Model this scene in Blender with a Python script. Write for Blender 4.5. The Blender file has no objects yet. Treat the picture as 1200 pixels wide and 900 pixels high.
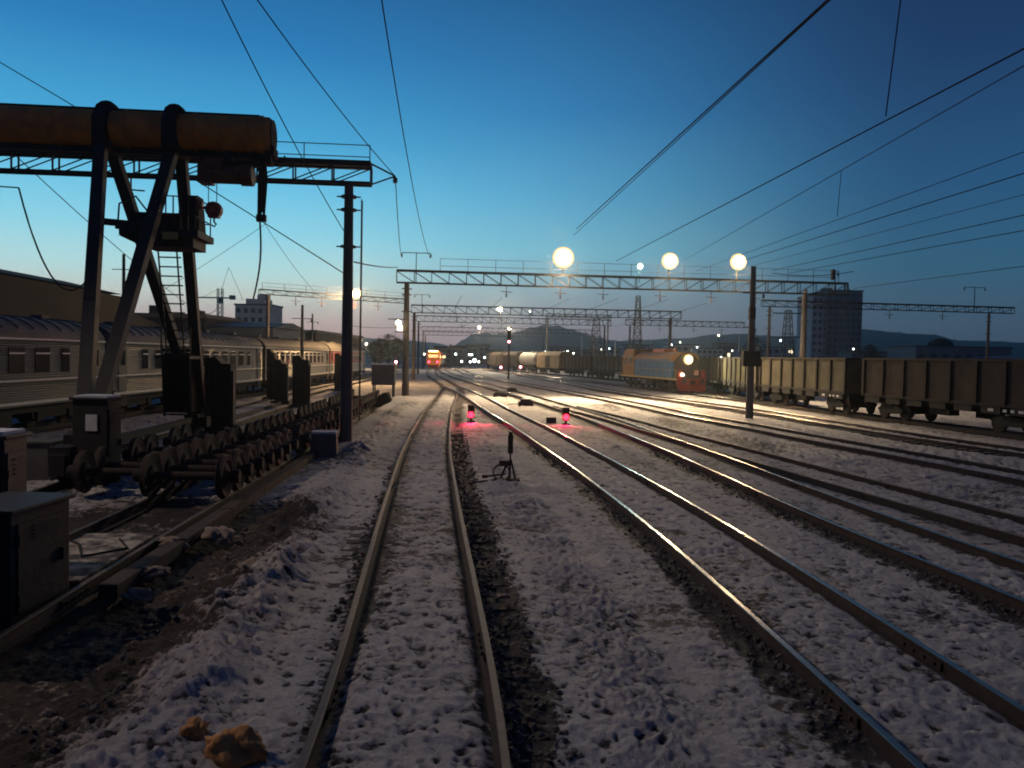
import bpy, math, random
import numpy as np
from mathutils import Vector, Matrix
random.seed(7)
sc = bpy.context.scene
COL = sc.collection
rad = math.radians

# ------------------------------------------------------------------ camera
F, PITCH, ROLL, H = 930.0, rad(1.97), rad(1.1), 3.2
cam = bpy.data.cameras.new('camera'); cam_o = bpy.data.objects.new('camera', cam); COL.objects.link(cam_o)
cam.sensor_width = 36; cam.lens = 36 * F / 1200; cam.clip_start = 0.1; cam.clip_end = 12000
cam_o.matrix_world = Matrix.Translation((0, 0, H)) @ Matrix.Rotation(math.pi / 2 - PITCH, 4, 'X') @ Matrix.Rotation(ROLL, 4, 'Z')
sc.camera = cam_o
sc.render.resolution_x, sc.render.resolution_y = 1024, 768

# ------------------------------------------------------------------ world
def lin(*c):
    return tuple(((v / 255) / 12.92 if v / 255 <= .04045 else ((v / 255 + .055) / 1.055) ** 2.4) for v in c)
sc.view_settings.view_transform = 'Standard'; sc.view_settings.look = 'None'
sc.view_settings.exposure = 0; sc.view_settings.gamma = 1
w = bpy.data.worlds.new('World'); sc.world = w; w.use_nodes = True
nt = w.node_tree; nt.nodes.clear()
N = nt.nodes.new; L = nt.links.new
tc = N('ShaderNodeTexCoord'); sx = N('ShaderNodeSeparateXYZ'); L(tc.outputs['Generated'], sx.inputs[0])
def ramp(stops, src):
    r = N('ShaderNodeValToRGB'); r.color_ramp.interpolation = 'B_SPLINE' if 0 else 'LINEAR'
    e = r.color_ramp.elements
    while len(e) > 1: e.remove(e[0])
    for i, (p, c) in enumerate(stops):
        el = e[0] if i == 0 else e.new(p)
        el.position = p; el.color = (*lin(*c), 1)
    L(src, r.inputs[0]); return r.outputs[0]
def mrange(src, a, b, smooth=True):
    m = N('ShaderNodeMapRange'); m.interpolation_type = 'SMOOTHSTEP' if smooth else 'LINEAR'
    m.inputs[1].default_value = a; m.inputs[2].default_value = b; L(src, m.inputs[0]); return m.outputs[0]
def mixc(f, a, b):
    m = N('ShaderNodeMix'); m.data_type = 'RGBA'; L(f, m.inputs[0])
    for s, v in ((m.inputs[6], a), (m.inputs[7], b)):
        if isinstance(v, tuple): s.default_value = v
        else: L(v, s)
    return m.outputs[2]
z = sx.outputs['Z']; x = sx.outputs['X']
RL = ramp([(0, (200, 154, 154)), (.035, (226, 192, 180)), (.065, (232, 236, 220)), (.095, (200, 244, 244)), (.14, (150, 226, 246)), (.19, (110, 204, 240)), (.25, (66, 168, 218)), (.34, (38, 126, 188)), (.45, (24, 88, 146)), (.7, (9, 28, 52)), (1, (7, 16, 30))], z)
RC = ramp([(0, (150, 132, 142)), (.035, (158, 148, 158)), (.075, (144, 172, 184)), (.13, (120, 196, 220)), (.2, (84, 168, 210)), (.29, (48, 128, 184)), (.4, (32, 96, 148)), (.7, (8, 24, 48)), (1, (7, 16, 30))], z)
RR = ramp([(0, (80, 92, 110)), (.05, (72, 100, 122)), (.11, (48, 100, 130)), (.2, (34, 84, 126)), (.32, (25, 60, 102)), (.45, (18, 40, 78)), (.7, (8, 20, 42)), (1, (7, 16, 30))], z)
c1 = mixc(mrange(x, -.30, .10), RL, RC)
c2 = mixc(mrange(x, -.02, .46), c1, RR)
back = mixc(mrange(sx.outputs['Y'], -.1, .5), (*lin(24, 42, 80), 1), c2)
sky = N('ShaderNodeTexSky'); sky.sky_type = 'NISHITA'; sky.sun_disc = False
sky.sun_elevation = rad(-3); sky.sun_rotation = rad(-20)
bg = N('ShaderNodeBackground'); L(back, bg.inputs[0]); bg.inputs[1].default_value = 1.0
bg2 = N('ShaderNodeBackground'); L(sky.outputs[0], bg2.inputs[0]); bg2.inputs[1].default_value = 0.05
ad = N('ShaderNodeAddShader'); L(bg.outputs[0], ad.inputs[0]); L(bg2.outputs[0], ad.inputs[1])
wo = N('ShaderNodeOutputWorld'); L(ad.outputs[0], wo.inputs[0])

cy = sc.cycles
cy.use_denoising = True; cy.max_bounces = 4; cy.diffuse_bounces = 2; cy.glossy_bounces = 2
cy.transparent_max_bounces = 4; cy.sample_clamp_indirect = 4; cy.volume_bounces = 0
cy.use_light_tree = True
cy.pixel_filter_type = 'BLACKMAN_HARRIS'; cy.filter_width = 1.9

# ------------------------------------------------------------------ lamp light settings
SODIUM = (1.0, .60, .26); HALO = (1.0, .72, .42); COLD = (.62, 1.0, .92); REDL = (1, .03, .10)
def point(name, loc, power, col, r=.15, parent=None):
    l = bpy.data.lights.new(name, 'POINT'); l.energy = power; l.color = col; l.shadow_soft_size = r
    o = bpy.data.objects.new(name, l); COL.objects.link(o); o.location = loc
    if parent: o.parent = parent
    return o
def spot(name, loc, target, power, col, angle=100, r=.15, parent=None, blend=.6):
    l = bpy.data.lights.new(name, 'SPOT'); l.energy = power; l.color = col; l.shadow_soft_size = r
    l.spot_size = rad(angle); l.spot_blend = blend
    o = bpy.data.objects.new(name, l); COL.objects.link(o)
    o.location = loc
    o.rotation_euler = (Vector(target) - Vector(loc)).to_track_quat('-Z', 'Y').to_euler()
    if parent:
        o.parent = parent
    return o

# ------------------------------------------------------------------ picture measurements -> places on the ground
def ray(px, py):
    X = (px - 600) / F; Y = (450 - py) / F
    c, s = math.cos(ROLL), math.sin(ROLL)
    xr, yr = X * c - Y * s, X * s + Y * c
    return Vector((xr, math.cos(PITCH) + yr * math.sin(PITCH), -math.sin(PITCH) + yr * math.cos(PITCH)))
def G(px, py, z=0.0):
    r = ray(px, py); return Vector((0, 0, H)) + r * ((z - H) / r.z)
def D(px, py, Y):
    r = ray(px, py); return Vector((0, 0, H)) + r * (Y / r.y)

# ------------------------------------------------------------------ noise
_rng = np.random.RandomState(3); _perm = _rng.permutation(512); _perm = np.concatenate([_perm, _perm])
_ang = _rng.rand(512) * 2 * np.pi; _gx, _gy = np.cos(_ang), np.sin(_ang)
def perlin(X, Y):
    xi = np.floor(X).astype(int); yi = np.floor(Y).astype(int); fx = X - xi; fy = Y - yi
    u = fx * fx * fx * (fx * (fx * 6 - 15) + 10); v = fy * fy * fy * (fy * (fy * 6 - 15) + 10)
    def g(a, b):
        h = _perm[_perm[a & 511] + (b & 511)] & 511
        return _gx[h], _gy[h]
    def d(a, b):
        gx, gy = g(xi + a, yi + b); return gx * (fx - a) + gy * (fy - b)
    return ((d(0, 0) * (1 - u) + d(1, 0) * u) * (1 - v) + (d(0, 1) * (1 - u) + d(1, 1) * u) * v) * 1.5
def pits(X, Y, cell, dens, seed):
    U, V_ = X / cell, Y / cell; xi = np.floor(U).astype(int); yi = np.floor(V_).astype(int); out = np.zeros_like(X)
    for a in (-1, 0, 1):
        for b in (-1, 0, 1):
            h = _perm[_perm[(xi + a + seed) & 511] + ((yi + b) & 511)] & 511; h2 = _perm[(h + 91) & 511] & 511; h3 = _perm[(h2 + 37) & 511] & 511; h4 = _perm[(h3 + 11) & 511] & 511
            dx = U - (xi + a + h / 512.); dy = V_ - (yi + b + h2 / 512.)
            th = h4 / 512. * 3.14; c_, s_ = np.cos(th), np.sin(th); ex = (dx * c_ + dy * s_) * 1.45; ey = (-dx * s_ + dy * c_) * 2.4
            out = np.maximum(out, np.where(h3 / 512. < dens, np.exp(-((ex ** 2 + ey ** 2) / (.10 + .12 * h4 / 512.)) ** 1.5), 0))
    return out
def sstep(a, b, t):
    t = np.clip((t - a) / (b - a), 0, 1); return t * t * (3 - 2 * t)

# ------------------------------------------------------------------ materials
MATS = {}
def principled(name):
    m = bpy.data.materials.new(name); m.use_nodes = True
    return m, m.node_tree, m.node_tree.nodes['Principled BSDF']
def mat(name, col, rough=.7, metal=0, var=.25, scale=3.0, bump=.0, col2=None, stretch=(1, 1, 1), thresh=(.35, .65), bscale=None):
    if name in MATS: return MATS[name]
    m, t, b = principled(name)
    tcn = t.nodes.new('ShaderNodeTexCoord'); mp = t.nodes.new('ShaderNodeMapping')
    mp.inputs['Scale'].default_value = stretch
    t.links.new(tcn.outputs['Object'], mp.inputs[0])
    n = t.nodes.new('ShaderNodeTexNoise'); n.inputs['Scale'].default_value = scale; n.inputs['Detail'].default_value = 6
    n.inputs['Roughness'].default_value = .65
    t.links.new(mp.outputs[0], n.inputs['Vector'])
    mr = t.nodes.new('ShaderNodeMapRange'); mr.inputs[1].default_value = thresh[0]; mr.inputs[2].default_value = thresh[1]
    t.links.new(n.outputs[0], mr.inputs[0])
    mx = t.nodes.new('ShaderNodeMix'); mx.data_type = 'RGBA'
    c2 = col2 or tuple(c * (1 - var) for c in col); c1 = col if col2 else tuple(min(1, c * (1 + var * .6)) for c in col)
    mx.inputs[6].default_value = (*c1, 1); mx.inputs[7].default_value = (*c2, 1)
    t.links.new(mr.outputs[0], mx.inputs[0]); t.links.new(mx.outputs[2], b.inputs['Base Color'])
    b.inputs['Roughness'].default_value = rough; b.inputs['Metallic'].default_value = metal
    if bump:
        n2 = t.nodes.new('ShaderNodeTexNoise'); n2.inputs['Scale'].default_value = bscale or scale * 6; n2.inputs['Detail'].default_value = 4
        t.links.new(mp.outputs[0], n2.inputs['Vector'])
        bp = t.nodes.new('ShaderNodeBump'); bp.inputs['Strength'].default_value = bump; bp.inputs['Distance'].default_value = .03
        t.links.new(n2.outputs[0], bp.inputs['Height']); t.links.new(bp.outputs[0], b.inputs['Normal'])
    MATS[name] = m; return m
def emit(name, col, s):
    if name in MATS: return MATS[name]
    m, t, b = principled(name)
    b.inputs['Base Color'].default_value = (*col, 1); b.inputs['Emission Color'].default_value = (*col, 1)
    b.inputs['Emission Strength'].default_value = s
    MATS[name] = m; return m

M_steel = mat('dark_steel', (.018, .018, .021), .7, .1, .4, 5, .2)
M_black = mat('sooty_underframe', (.012, .0115, .0115), .85, 0, .4, 4, .3)
M_galv = mat('weathered_galvanised_steel', (.10, .105, .11), .55, .5, .35, 6, .1)
M_conc = mat('pole_concrete', (.13, .115, .105), .85, 0, .3, 2.5, .25, stretch=(1, 1, .3))
M_concd = mat('dark_concrete', (.09, .088, .085), .9, 0, .3, 2.5, .3)
M_orange = mat('faded_orange_paint', (.80, .29, .045), .6, 0, .3, 1.6, .2, col2=(.42, .13, .03), stretch=(1, 1, 1), thresh=(.4, .75))
M_rust = mat('rusty_iron', (.042, .024, .018), .9, 0, .4, 4, .3, col2=(.018, .014, .013))
M_railside = mat('rail_side_rust', (.042, .03, .025), .8, .2, .4, 8, .2)
M_railtop = mat('polished_rail_head', (.45, .36, .26), .24, .95, .25, 5)
M_raildull = mat('dull_rail_head', (.11, .085, .065), .62, .15, .3, 5)
M_wood = mat('tarred_sleeper_wood', (.05, .042, .036), .9, 0, .4, 5, .5, stretch=(1, 6, 6))
M_silver = None
M_porc = mat('brown_porcelain', (.12, .05, .03), .25)
M_wire = mat('wire_copper_dark', (.012, .012, .013), .95, 0)
M_snow = mat('lying_snow', (.55, .57, .62), .85, 0, .1, 6, .4)
M_glassd = mat('dark_window_glass', (.02, .022, .026), .12, 0, .2, 2)
M_white = mat('dirty_white_paint', (.6, .6, .58), .6, 0, .15, 5)
M_brick = mat('dark_brick_wall', (.13, .085, .07), .9, 0, .25, 1.0)
M_blue = mat('faded_blue_paint', (.07, .19, .38), .6, 0, .25, 2, .1, col2=(.05, .12, .24))
M_red = mat('bright_red_paint', (.16, .022, .016), .5, 0, .25, 2, .1, col2=(.22, .03, .02))
M_yellow = mat('cream_yellow_paint', (.48, .36, .12), .55, 0, .2, 2, .1)

# ------------------------------------------------------------------ mesh builder
def lamp_glare(name, col, rim, s):
    if name in MATS: return MATS[name]
    m, t, b = principled(name); T = t.nodes.new; K = t.links.new
    tcn = T('ShaderNodeTexCoord'); mp = T('ShaderNodeMapping'); mp.inputs['Location'].default_value = (-1, 0, -1); mp.inputs['Scale'].default_value = (2, 0, 2); K(tcn.outputs['Generated'], mp.inputs[0])
    ln = T('ShaderNodeVectorMath'); ln.operation = 'LENGTH'; K(mp.outputs[0], ln.inputs[0])
    cr = T('ShaderNodeValToRGB'); e = cr.color_ramp.elements; e[0].position = .30; e[0].color = (*col, 1); e[1].position = 1; e[1].color = (*rim, 1); K(ln.outputs['Value'], cr.inputs[0])  # soft warm rim painted into the emission for the lamp's glare
    mr = T('ShaderNodeMapRange'); mr.interpolation_type = 'SMOOTHSTEP'; mr.inputs[1].default_value = .3; mr.inputs[2].default_value = 1; mr.inputs[3].default_value = 1; mr.inputs[4].default_value = 0; K(ln.outputs['Value'], mr.inputs[0])
    pw = T('ShaderNodeMath'); pw.operation = 'POWER'; K(mr.outputs[0], pw.inputs[0]); pw.inputs[1].default_value = 3.0
    ma = T('ShaderNodeMath'); ma.operation = 'MULTIPLY_ADD'; K(pw.outputs[0], ma.inputs[0]); ma.inputs[1].default_value = s * .6; ma.inputs[2].default_value = 1.05
    K(cr.outputs[0], b.inputs['Emission Color']); K(ma.outputs[0], b.inputs['Emission Strength']); b.inputs['Base Color'].default_value = (.2, .15, .1, 1)
    MATS[name] = m; return m
class MB:
    def __init__(s): s.v = []; s.f = []; s.m = []
    def add(s, vs, fs, mi=0):
        o = len(s.v); s.v += [tuple(v) for v in vs]; s.f += [tuple(i + o for i in f) for f in fs]; s.m += [mi] * len(fs); return s
    def box(s, c, d, mi=0, rz=0, taper=1.0):
        x, y, z = d[0] / 2, d[1] / 2, d[2] / 2; cs, sn = math.cos(rz), math.sin(rz)
        vs = []
        for k in (-1, 1):
            t = 1 if k < 0 else taper
            for a, b in ((-1, -1), (1, -1), (1, 1), (-1, 1)):
                px, py = a * x * t, b * y * t
                vs.append((c[0] + px * cs - py * sn, c[1] + px * sn + py * cs, c[2] + k * z))
        return s.add(vs, [(3, 2, 1, 0), (4, 5, 6, 7), (0, 1, 5, 4), (1, 2, 6, 5), (2, 3, 7, 6), (3, 0, 4, 7)], mi)
    def bar(s, a, b, w_, h_=None, mi=0, w2=None, up=(0, 0, 1)):
        a, b = Vector(a), Vector(b); d = (b - a)
        if d.length < 1e-6: return s
        d.normalize(); u = Vector(up)
        if abs(d.dot(u)) > .98: u = Vector((0, 1, 0)) if abs(d.y) < .9 else Vector((1, 0, 0))
        sx_ = d.cross(u).normalized(); sz = sx_.cross(d)
        h_ = h_ or w_; k2 = (w2 / w_) if w2 else 1
        vs = []
        for p, k in ((a, 1), (b, k2)):
            for i, j in ((-1, -1), (1, -1), (1, 1), (-1, 1)):
                vs.append(p + sx_ * i * w_ / 2 * k + sz * j * h_ / 2 * k)
        return s.add(vs, [(3, 2, 1, 0), (4, 5, 6, 7), (0, 1, 5, 4), (1, 2, 6, 5), (2, 3, 7, 6), (3, 0, 4, 7)], mi)
    def tube(s, pts, r, n=8, mi=0, caps=True):
        pts = [Vector(p) for p in pts]; R_ = r if isinstance(r, (list, tuple)) else [r] * len(pts)
        vs = []; fs = []
        for i, p in enumerate(pts):
            d = (pts[min(i + 1, len(pts) - 1)] - pts[max(i - 1, 0)]).normalized()
            u = Vector((0, 0, 1)) if abs(d.z) < .95 else Vector((0, 1, 0))
            a = d.cross(u).normalized(); b = a.cross(d)
            for k in range(n):
                t = 2 * math.pi * k / n; vs.append(p + a * math.cos(t) * R_[i] + b * math.sin(t) * R_[i])
        for i in range(len(pts) - 1):
            for k in range(n):
                k2 = (k + 1) % n; fs.append((i * n + k, (i + 1) * n + k, (i + 1) * n + k2, i * n + k2))
        if caps:
            fs.append(tuple(range(n))); fs.append(tuple(reversed(range((len(pts) - 1) * n, len(pts) * n))))
        return s.add(vs, fs, mi)
    def prism(s, poly, axis, a, b, mi=0):
        """poly in the plane across axis ('x': (y,z); 'y': (x,z); 'z': (x,y)) from a to b"""
        def P(p, t): return {'x': (t, p[0], p[1]), 'y': (p[0], t, p[1]), 'z': (p[0], p[1], t)}[axis]
        n = len(poly); vs = [P(p, a) for p in poly] + [P(p, b) for p in poly]
        fs = [tuple(reversed(range(n))), tuple(range(n, 2 * n))] + [(i, (i + 1) % n, n + (i + 1) % n, n + i) for i in range(n)]
        return s.add(vs, fs, mi)
    def disc(s, c, axis, prof, n=20, mi=0):
        """lathe about axis through c, prof = [(r, t)]"""
        c = Vector(c); ax = {'x': Vector((1, 0, 0)), 'y': Vector((0, 1, 0)), 'z': Vector((0, 0, 1))}[axis]
        a = {'x': Vector((0, 1, 0)), 'y': Vector((0, 0, 1)), 'z': Vector((1, 0, 0))}[axis]; b = ax.cross(a)
        vs = []; fs = []
        for r, t in prof:
            for k in range(n):
                q = 2 * math.pi * k / n; vs.append(c + ax * t + a * math.cos(q) * r + b * math.sin(q) * r)
        for i in range(len(prof) - 1):
            for k in range(n):
                k2 = (k + 1) % n; fs.append((i * n + k, i * n + k2, (i + 1) * n + k2, (i + 1) * n + k))
        fs.append(tuple(reversed(range(n)))); fs.append(tuple(range((len(prof) - 1) * n, len(prof) * n)))
        return s.add(vs, fs, mi)
    def build(s, name, mats, parent=None, smooth=False):
        me = bpy.data.meshes.new(name); me.from_pydata(s.v, [], s.f)
        for m in (mats if isinstance(mats, (list, tuple)) else [mats]): me.materials.append(m)
        me.polygons.foreach_set('material_index', s.m)
        if smooth: me.polygons.foreach_set('use_smooth', [True] * len(s.f))
        me.validate(); me.update()
        import bmesh
        bm = bmesh.new(); bm.from_mesh(me); bmesh.ops.recalc_face_normals(bm, faces=bm.faces); bm.to_mesh(me); bm.free()
        if smooth:
            try: me.set_sharp_from_angle(angle=rad(35))
            except Exception: pass
        o = bpy.data.objects.new(name, me); COL.objects.link(o)
        if parent: o.parent = parent
        return o
def tag(o, label, cat, group=None, kind=None):
    if label: o['label'] = label
    if cat: o['category'] = cat
    if group: o['group'] = group
    if kind: o['kind'] = kind
    return o
def thing(name, label, cat, loc=(0, 0, 0), rz=0, group=None):
    o = bpy.data.objects.new(name, None); COL.objects.link(o); o.empty_display_size = .3
    o.location = loc; o.rotation_euler = (0, 0, rz); return tag(o, label, cat, group)
def copy_tree(o, parent=None):
    c = o.copy(); COL.objects.link(c); c.parent = parent
    for ch in list(o.children): copy_tree(ch, c)
    return c
def dup(o, loc, rz, label=None):
    c = copy_tree(o); c.location = loc; c.rotation_euler = (0, 0, rz)
    if label: c['label'] = label
    return c

# ------------------------------------------------------------------ track geometry
class Path:
    def __init__(s, pts, sm=4):
        pts = sorted(pts, key=lambda p: p[1]); ys = [p[1] for p in pts]; xs = [p[0] for p in pts]
        s.y0, s.y1 = ys[0], ys[-1]
        g = np.arange(s.y0, s.y1 + .5, 1.0); v = np.interp(g, ys, xs)
        k = np.hanning(2 * sm + 3); k /= k.sum(); n = len(k) // 2
        e = np.concatenate([v[0] + (v[1] - v[0]) * np.arange(-n, 0), v, v[-1] + (v[-1] - v[-2]) * np.arange(1, n + 1)])
        s.v = np.convolve(e, k, 'valid'); s.g = g
    def x(s, y):
        y = np.asarray(y, float); r = np.interp(y, s.g, s.v)
        r = np.where(y < s.y0, s.v[0] + (y - s.y0) * (s.v[3] - s.v[0]) / 3, r)
        return np.where(y > s.y1, s.v[-1] + (y - s.y1) * (s.v[-1] - s.v[-4]) / 3, r)
    def p(s, y, dx=0):
        d = float(s.x(y + .5) - s.x(y - .5)); n = Vector((1, -d, 0)).normalized()
        return Vector((float(s.x(y)), y, 0)) + n * dx
    def rz(s, y): return -math.atan(float(s.x(y + .5) - s.x(y - .5)))
PA = Path([(-.15, -8), (-.73, 6), (-1.02, 8.8), (-1.8, 16), (-2.8, 26), (-3.55, 35.5), (-4.32, 46.7), (-5.5, 69.5), (-6.4, 83), (-9.5, 105), (-12.5, 125), (-16, 157), (-19, 190), (-21.5, 240), (-22, 300)])
PB = Path([(4.6, -8), (4.15, 6), (3.95, 9), (3.7, 13), (3.38, 16.6), (2.68, 23), (1.63, 31), (.9, 36.7), (-.5, 45.5), (-2.2, 58), (-4.2, 72), (-6.4, 83.5), (-6.9, 87)])
PC = Path([(9.6, -8), (8.4, 6), (8.0, 10), (7.45, 14), (7.05, 18), (6.75, 22.5), (6.4, 27.5), (5.85, 32.5), (4.75, 43), (3.4, 52), (1.0, 67), (-1.4, 82), (-4.4, 99), (-8, 120), (-12.5, 150), (-17, 190), (-19, 260)])
PD = Path([(15.5, -8), (12.5, 6), (11, 12.5), (10.4, 15), (10, 17.5), (9.5, 20), (9.1, 22.5), (8.7, 24.7), (8.3, 27.3), (7.7, 30.5), (6.9, 35), (5.5, 44), (3.45, 53.5)], 3)
PE = Path([(20.2, -4), (17.6, 10), (15.7, 20), (15.1, 23), (14.5, 27), (13.55, 31), (12.7, 35.5), (11.75, 41), (10.3, 47.5), (8.8, 58), (6.7, 69), (3.7, 85), (.2, 102), (-3, 118), (-8, 145), (-13, 190), (-15, 260)])
PF = Path([(24.5, 5), (21.6, 20), (19.5, 30), (18.4, 34.5), (17.5, 40.5), (16.8, 47), (15.6, 54), (13.6, 63), (11.9, 70), (9.2, 85), (7.2, 104), (4, 125), (-1, 155), (-6, 200), (-8, 260)])
PH = Path([(29.5, 5), (26.2, 27), (24.5, 36.5), (23.2, 44), (22.1, 50), (21.2, 57), (20.9, 63), (21.4, 70), (21.6, 78), (21.0, 95), (18.2, 117), (13, 136), (8, 153), (2.5, 172), (-3, 195), (-8, 230), (-10, 270)], 8)
PG = Path([(22.1, 50), (20.8, 57), (20.0, 63), (18.9, 70), (17.3, 80), (14.6, 94), (10.5, 112), (4, 140), (-3, 170), (-8, 200)], 6)
PT = Path([(-12.6, 5), (-14, 28), (-14.6, 39), (-15.6, 50), (-16.6, 62), (-17.5, 75), (-18.8, 100), (-20.5, 140), (-24, 200)])
PP = Path([(-18.4, -10), (-19.8, 28), (-20.4, 48), (-21.2, 80), (-22.2, 116), (-24, 170)])
PCR = Path([(-9.3, 4), (-10.94, 20.2), (-11.98, 30.6), (-13.1, 43), (-14, 55)])
PW = Path([(-6.2, 6), (-6.6, 10.5), (-7.9, 31), (-8.9, 45), (-10, 60)])
TRACKS = [('A', PA, -8, 260), ('B', PB, -8, 83), ('C', PC, -8, 240), ('D', PD, -8, 53), ('E', PE, -4, 240), ('F', PF, 5, 240), ('G', PG, 52, 190), ('H', PH, 5, 250), ('T', PT, 5, 180), ('P', PP, -10, 170), ('W', PW, 6, 58)]

# ------------------------------------------------------------------ ground: one sheet, fine near the camera
def build_ground():
    az = np.concatenate([np.arange(-180, -46, 4.0), np.arange(-46, 46, .14), np.arange(46, 180.1, 4.0)])
    az[-1] = 180
    r = [0.6, 1.4, 2.4, 3.4, 4.2]
    while r[-1] < 130: r.append(r[-1] * 1.0048 if r[-1] < 30 else r[-1] * 1.012)
    while r[-1] < 2050: r.append(r[-1] * 1.13)
    r = np.array(r); A, R_ = np.meshgrid(np.radians(az), r)
    X = R_ * np.sin(A); Y = R_ * np.cos(A)
    n1 = perlin(X * .9, Y * .9); n2 = perlin(X * 2.2 + 9, Y * 2.2); n3 = perlin(X * 5.1 + 3, Y * 5.1 + 7); n4 = perlin(X * 11. + 3, Y * 11.)
    n0 = perlin(X * .22 + 40, Y * .22); nb = perlin(X * .05 + 7, Y * .05)
    n5 = perlin(X * 7.5 + 31 + .3 * n2, Y * 7.5 + 5); n6 = perlin(X * 19 + 3, Y * 17 + 1)
    pit = sstep(.05, .55, n5); clod = np.abs(n2) * .45 + np.abs(n3) * .5 + np.abs(n4) * .3 + .22 * pit + .07 * n6
    fade = 1 - sstep(40, 130, R_)
    wx, wy = X + .05 * n2 + .02 * n3, Y + .05 * n3
    dens_ = np.clip(.80 + .7 * n1 + .4 * n0, .3, 1.2); pt = dens_ * np.maximum(pits(wx, wy, .30, .55, 5) , .75 * pits(wx, wy, .15, .5, 77)) * (1 - sstep(25, 60, R_)); lump = pits(wx + 3, wy, .2, .3, 33) * (1 - sstep(25, 60, R_))
    # trodden path between tracks A and B: smoother
    pathx = (PA.x(Y) * .42 + PB.x(Y) * .58)
    trod = np.exp(-((X - pathx + .25 * n0) / .28) ** 2)
    z_ = -.16 + .05 * n1 * fade + (.12 * (clod - .45) - .055 * pt + .03 * lump) * fade * (1 - .8 * trod) - .05 * trod
    z_ += .10 * n0 * fade
    snow = .80 + .30 * n1 + .28 * n0 + .7 * (clod - .42) - .75 * pt * (1 - .8 * trod) + .3 * lump  # thinner snow in the pits also stands for the shade inside them
    dirt_shade = np.zeros_like(X)
    trackish = np.zeros_like(X)
    for nme, P_, y0, y1 in TRACKS:
        on = sstep(y0 - 1, y0, Y) * (1 - sstep(y1, y1 + 2, Y))
        d = (X - P_.x(Y)); a = np.abs(d)
        inner = (1 - sstep(.60, .76, a)) * on
        rail = np.exp(-((a - .80) / .16) ** 2) * on
        near = (1 - sstep(1.5, 2.3, a)) * on
        z_ = z_ * (1 - near) + near * (-.185 + .35 * (z_ + .17))
        z_ = z_ * (1 - inner) + inner * np.minimum(-.085 + (.022 * n2 + .05 * (clod - .42) - .04 * pt) * fade, -.03)
        z_ = z_ * (1 - rail) + rail * (-.165)
        dark = {'A': .9, 'B': .5, 'C': 1.5, 'D': .35, 'E': .6, 'F': .6, 'G': .9, 'H': 1.2, 'T': .8, 'P': 1.5, 'W': .8}[nme]
        snow -= rail * dark * 1.1
        if nme in 'A':   # ballast shoulder laid bare on the right of the right rail
            sh = np.exp(-((d - 1.10) / (.25 + .12 * n1 + .05 * n3)) ** 2) * on; snow -= sh * 1.5; z_ -= .035 * sh
            sh = np.exp(-((d + .55) / .22) ** 2) * on; snow -= sh * .4
        if nme == 'B':
            sh = np.exp(-((d + 1.08) / .2) ** 2) * on; snow -= sh * .8
        if nme == 'C':
            sh = np.exp(-((a - .9) / .33) ** 2) * on; snow -= sh * 1.2  # bare ballast, with the rails' own shadow darkened in beside them
        if nme in 'PH':
            snow -= (1 - sstep(.9, 1.5, a)) * on * .45
        trackish = np.maximum(trackish, near)
    # crane runway on the left: rail bed
    a = np.abs(X - PCR.x(Y)); on = (1 - sstep(54, 56, Y)) * sstep(3, 4, Y)
    q = np.exp(-(a / .3) ** 2) * on; z_ = z_ * (1 - q) - .17 * q; snow -= q * 1.0
    # heaps and hollows beside track A on the left
    for hx, hy, sx_, sy_, hh, ds in ((-3.3, 11.5, .9, 2.6, .30, -.1), (-2.6, 7.6, .8, 1.3, .16, -.05), (-4.3, 17, .9, 3, .22, -.15), (-8.0, 44, 1.4, 2.2, .42, -1.0),
                                     (-6.9, 38, 1.6, 2, .2, -.35), (-5.4, 27, 1.1, 3, .18, -.25), (-6.4, 52, 1.6, 5, .15, -.3), (9.4, 33, 1.2, 5, .12, -.45), (8.3, 42, 1.0, 3, .15, -.8),
                                     (4.2, 34, 1.0, 4, .06, -.5), (6.8, 55, 1.2, 2.5, .14, -1.0)):
        g_ = np.exp(-((X - hx) / sx_) ** 2 - ((Y - hy) / sy_) ** 2) * (1 - trackish)
        z_ += hh * g_ * (1 + .5 * n2 + .3 * n3); snow += ds * g_
    # brown earth on the lower left, darkened for the shadow over that corner
    dm = sstep(-2.9, -4.2, X + .5 * n0 + .25 * n1 + (Y - 8) * .10) * (1 - sstep(14, 19, Y + 2 * n0)) * sstep(-9.5, -8.5, X)
    dirt_shade = np.clip(dm, 0, 1); snow -= dirt_shade * .95
    z_ -= .12 * dirt_shade
    # brownish disturbed heap tint
    dirt_shade = np.maximum(dirt_shade, .3 * np.exp(-((X + 3.2) / .9) ** 2 - ((Y - 11) / 3.0) ** 2))
    snow = np.where(R_ > 130, np.maximum(snow, .45 + .4 * nb), snow)
    z_ = np.where(R_ > 320, -.2 - (R_ - 320) * .0008, z_)
    nr, na = X.shape
    V = np.stack([X, Y, z_], -1).reshape(-1, 3)
    V = np.vstack([V, [[0, 0, -.2]]])
    i = np.arange(nr - 1)[:, None] * na + np.arange(na - 1)[None, :]
    Fq = np.stack([i, i + na, i + na + 1, i + 1], -1).reshape(-1, 4)[:, ::-1]
    fs = Fq.tolist() + [(j, j + 1, nr * na) for j in range(na - 1)]
    me = bpy.data.meshes.new('ground'); me.from_pydata(V.tolist(), [], fs); me.update()
    me.polygons.foreach_set('use_smooth', [True] * len(me.polygons))
    for nm, arr in (('snow', snow), ('dirt_shade', dirt_shade)):
        at = me.attributes.new(nm, 'FLOAT', 'POINT'); at.data.foreach_set('value', np.append(arr.reshape(-1), .5).astype(np.float32))
    m, t, b = principled('snowy_ground')
    T = t.nodes.new; K = t.links.new
    geo = T('ShaderNodeNewGeometry')
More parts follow.
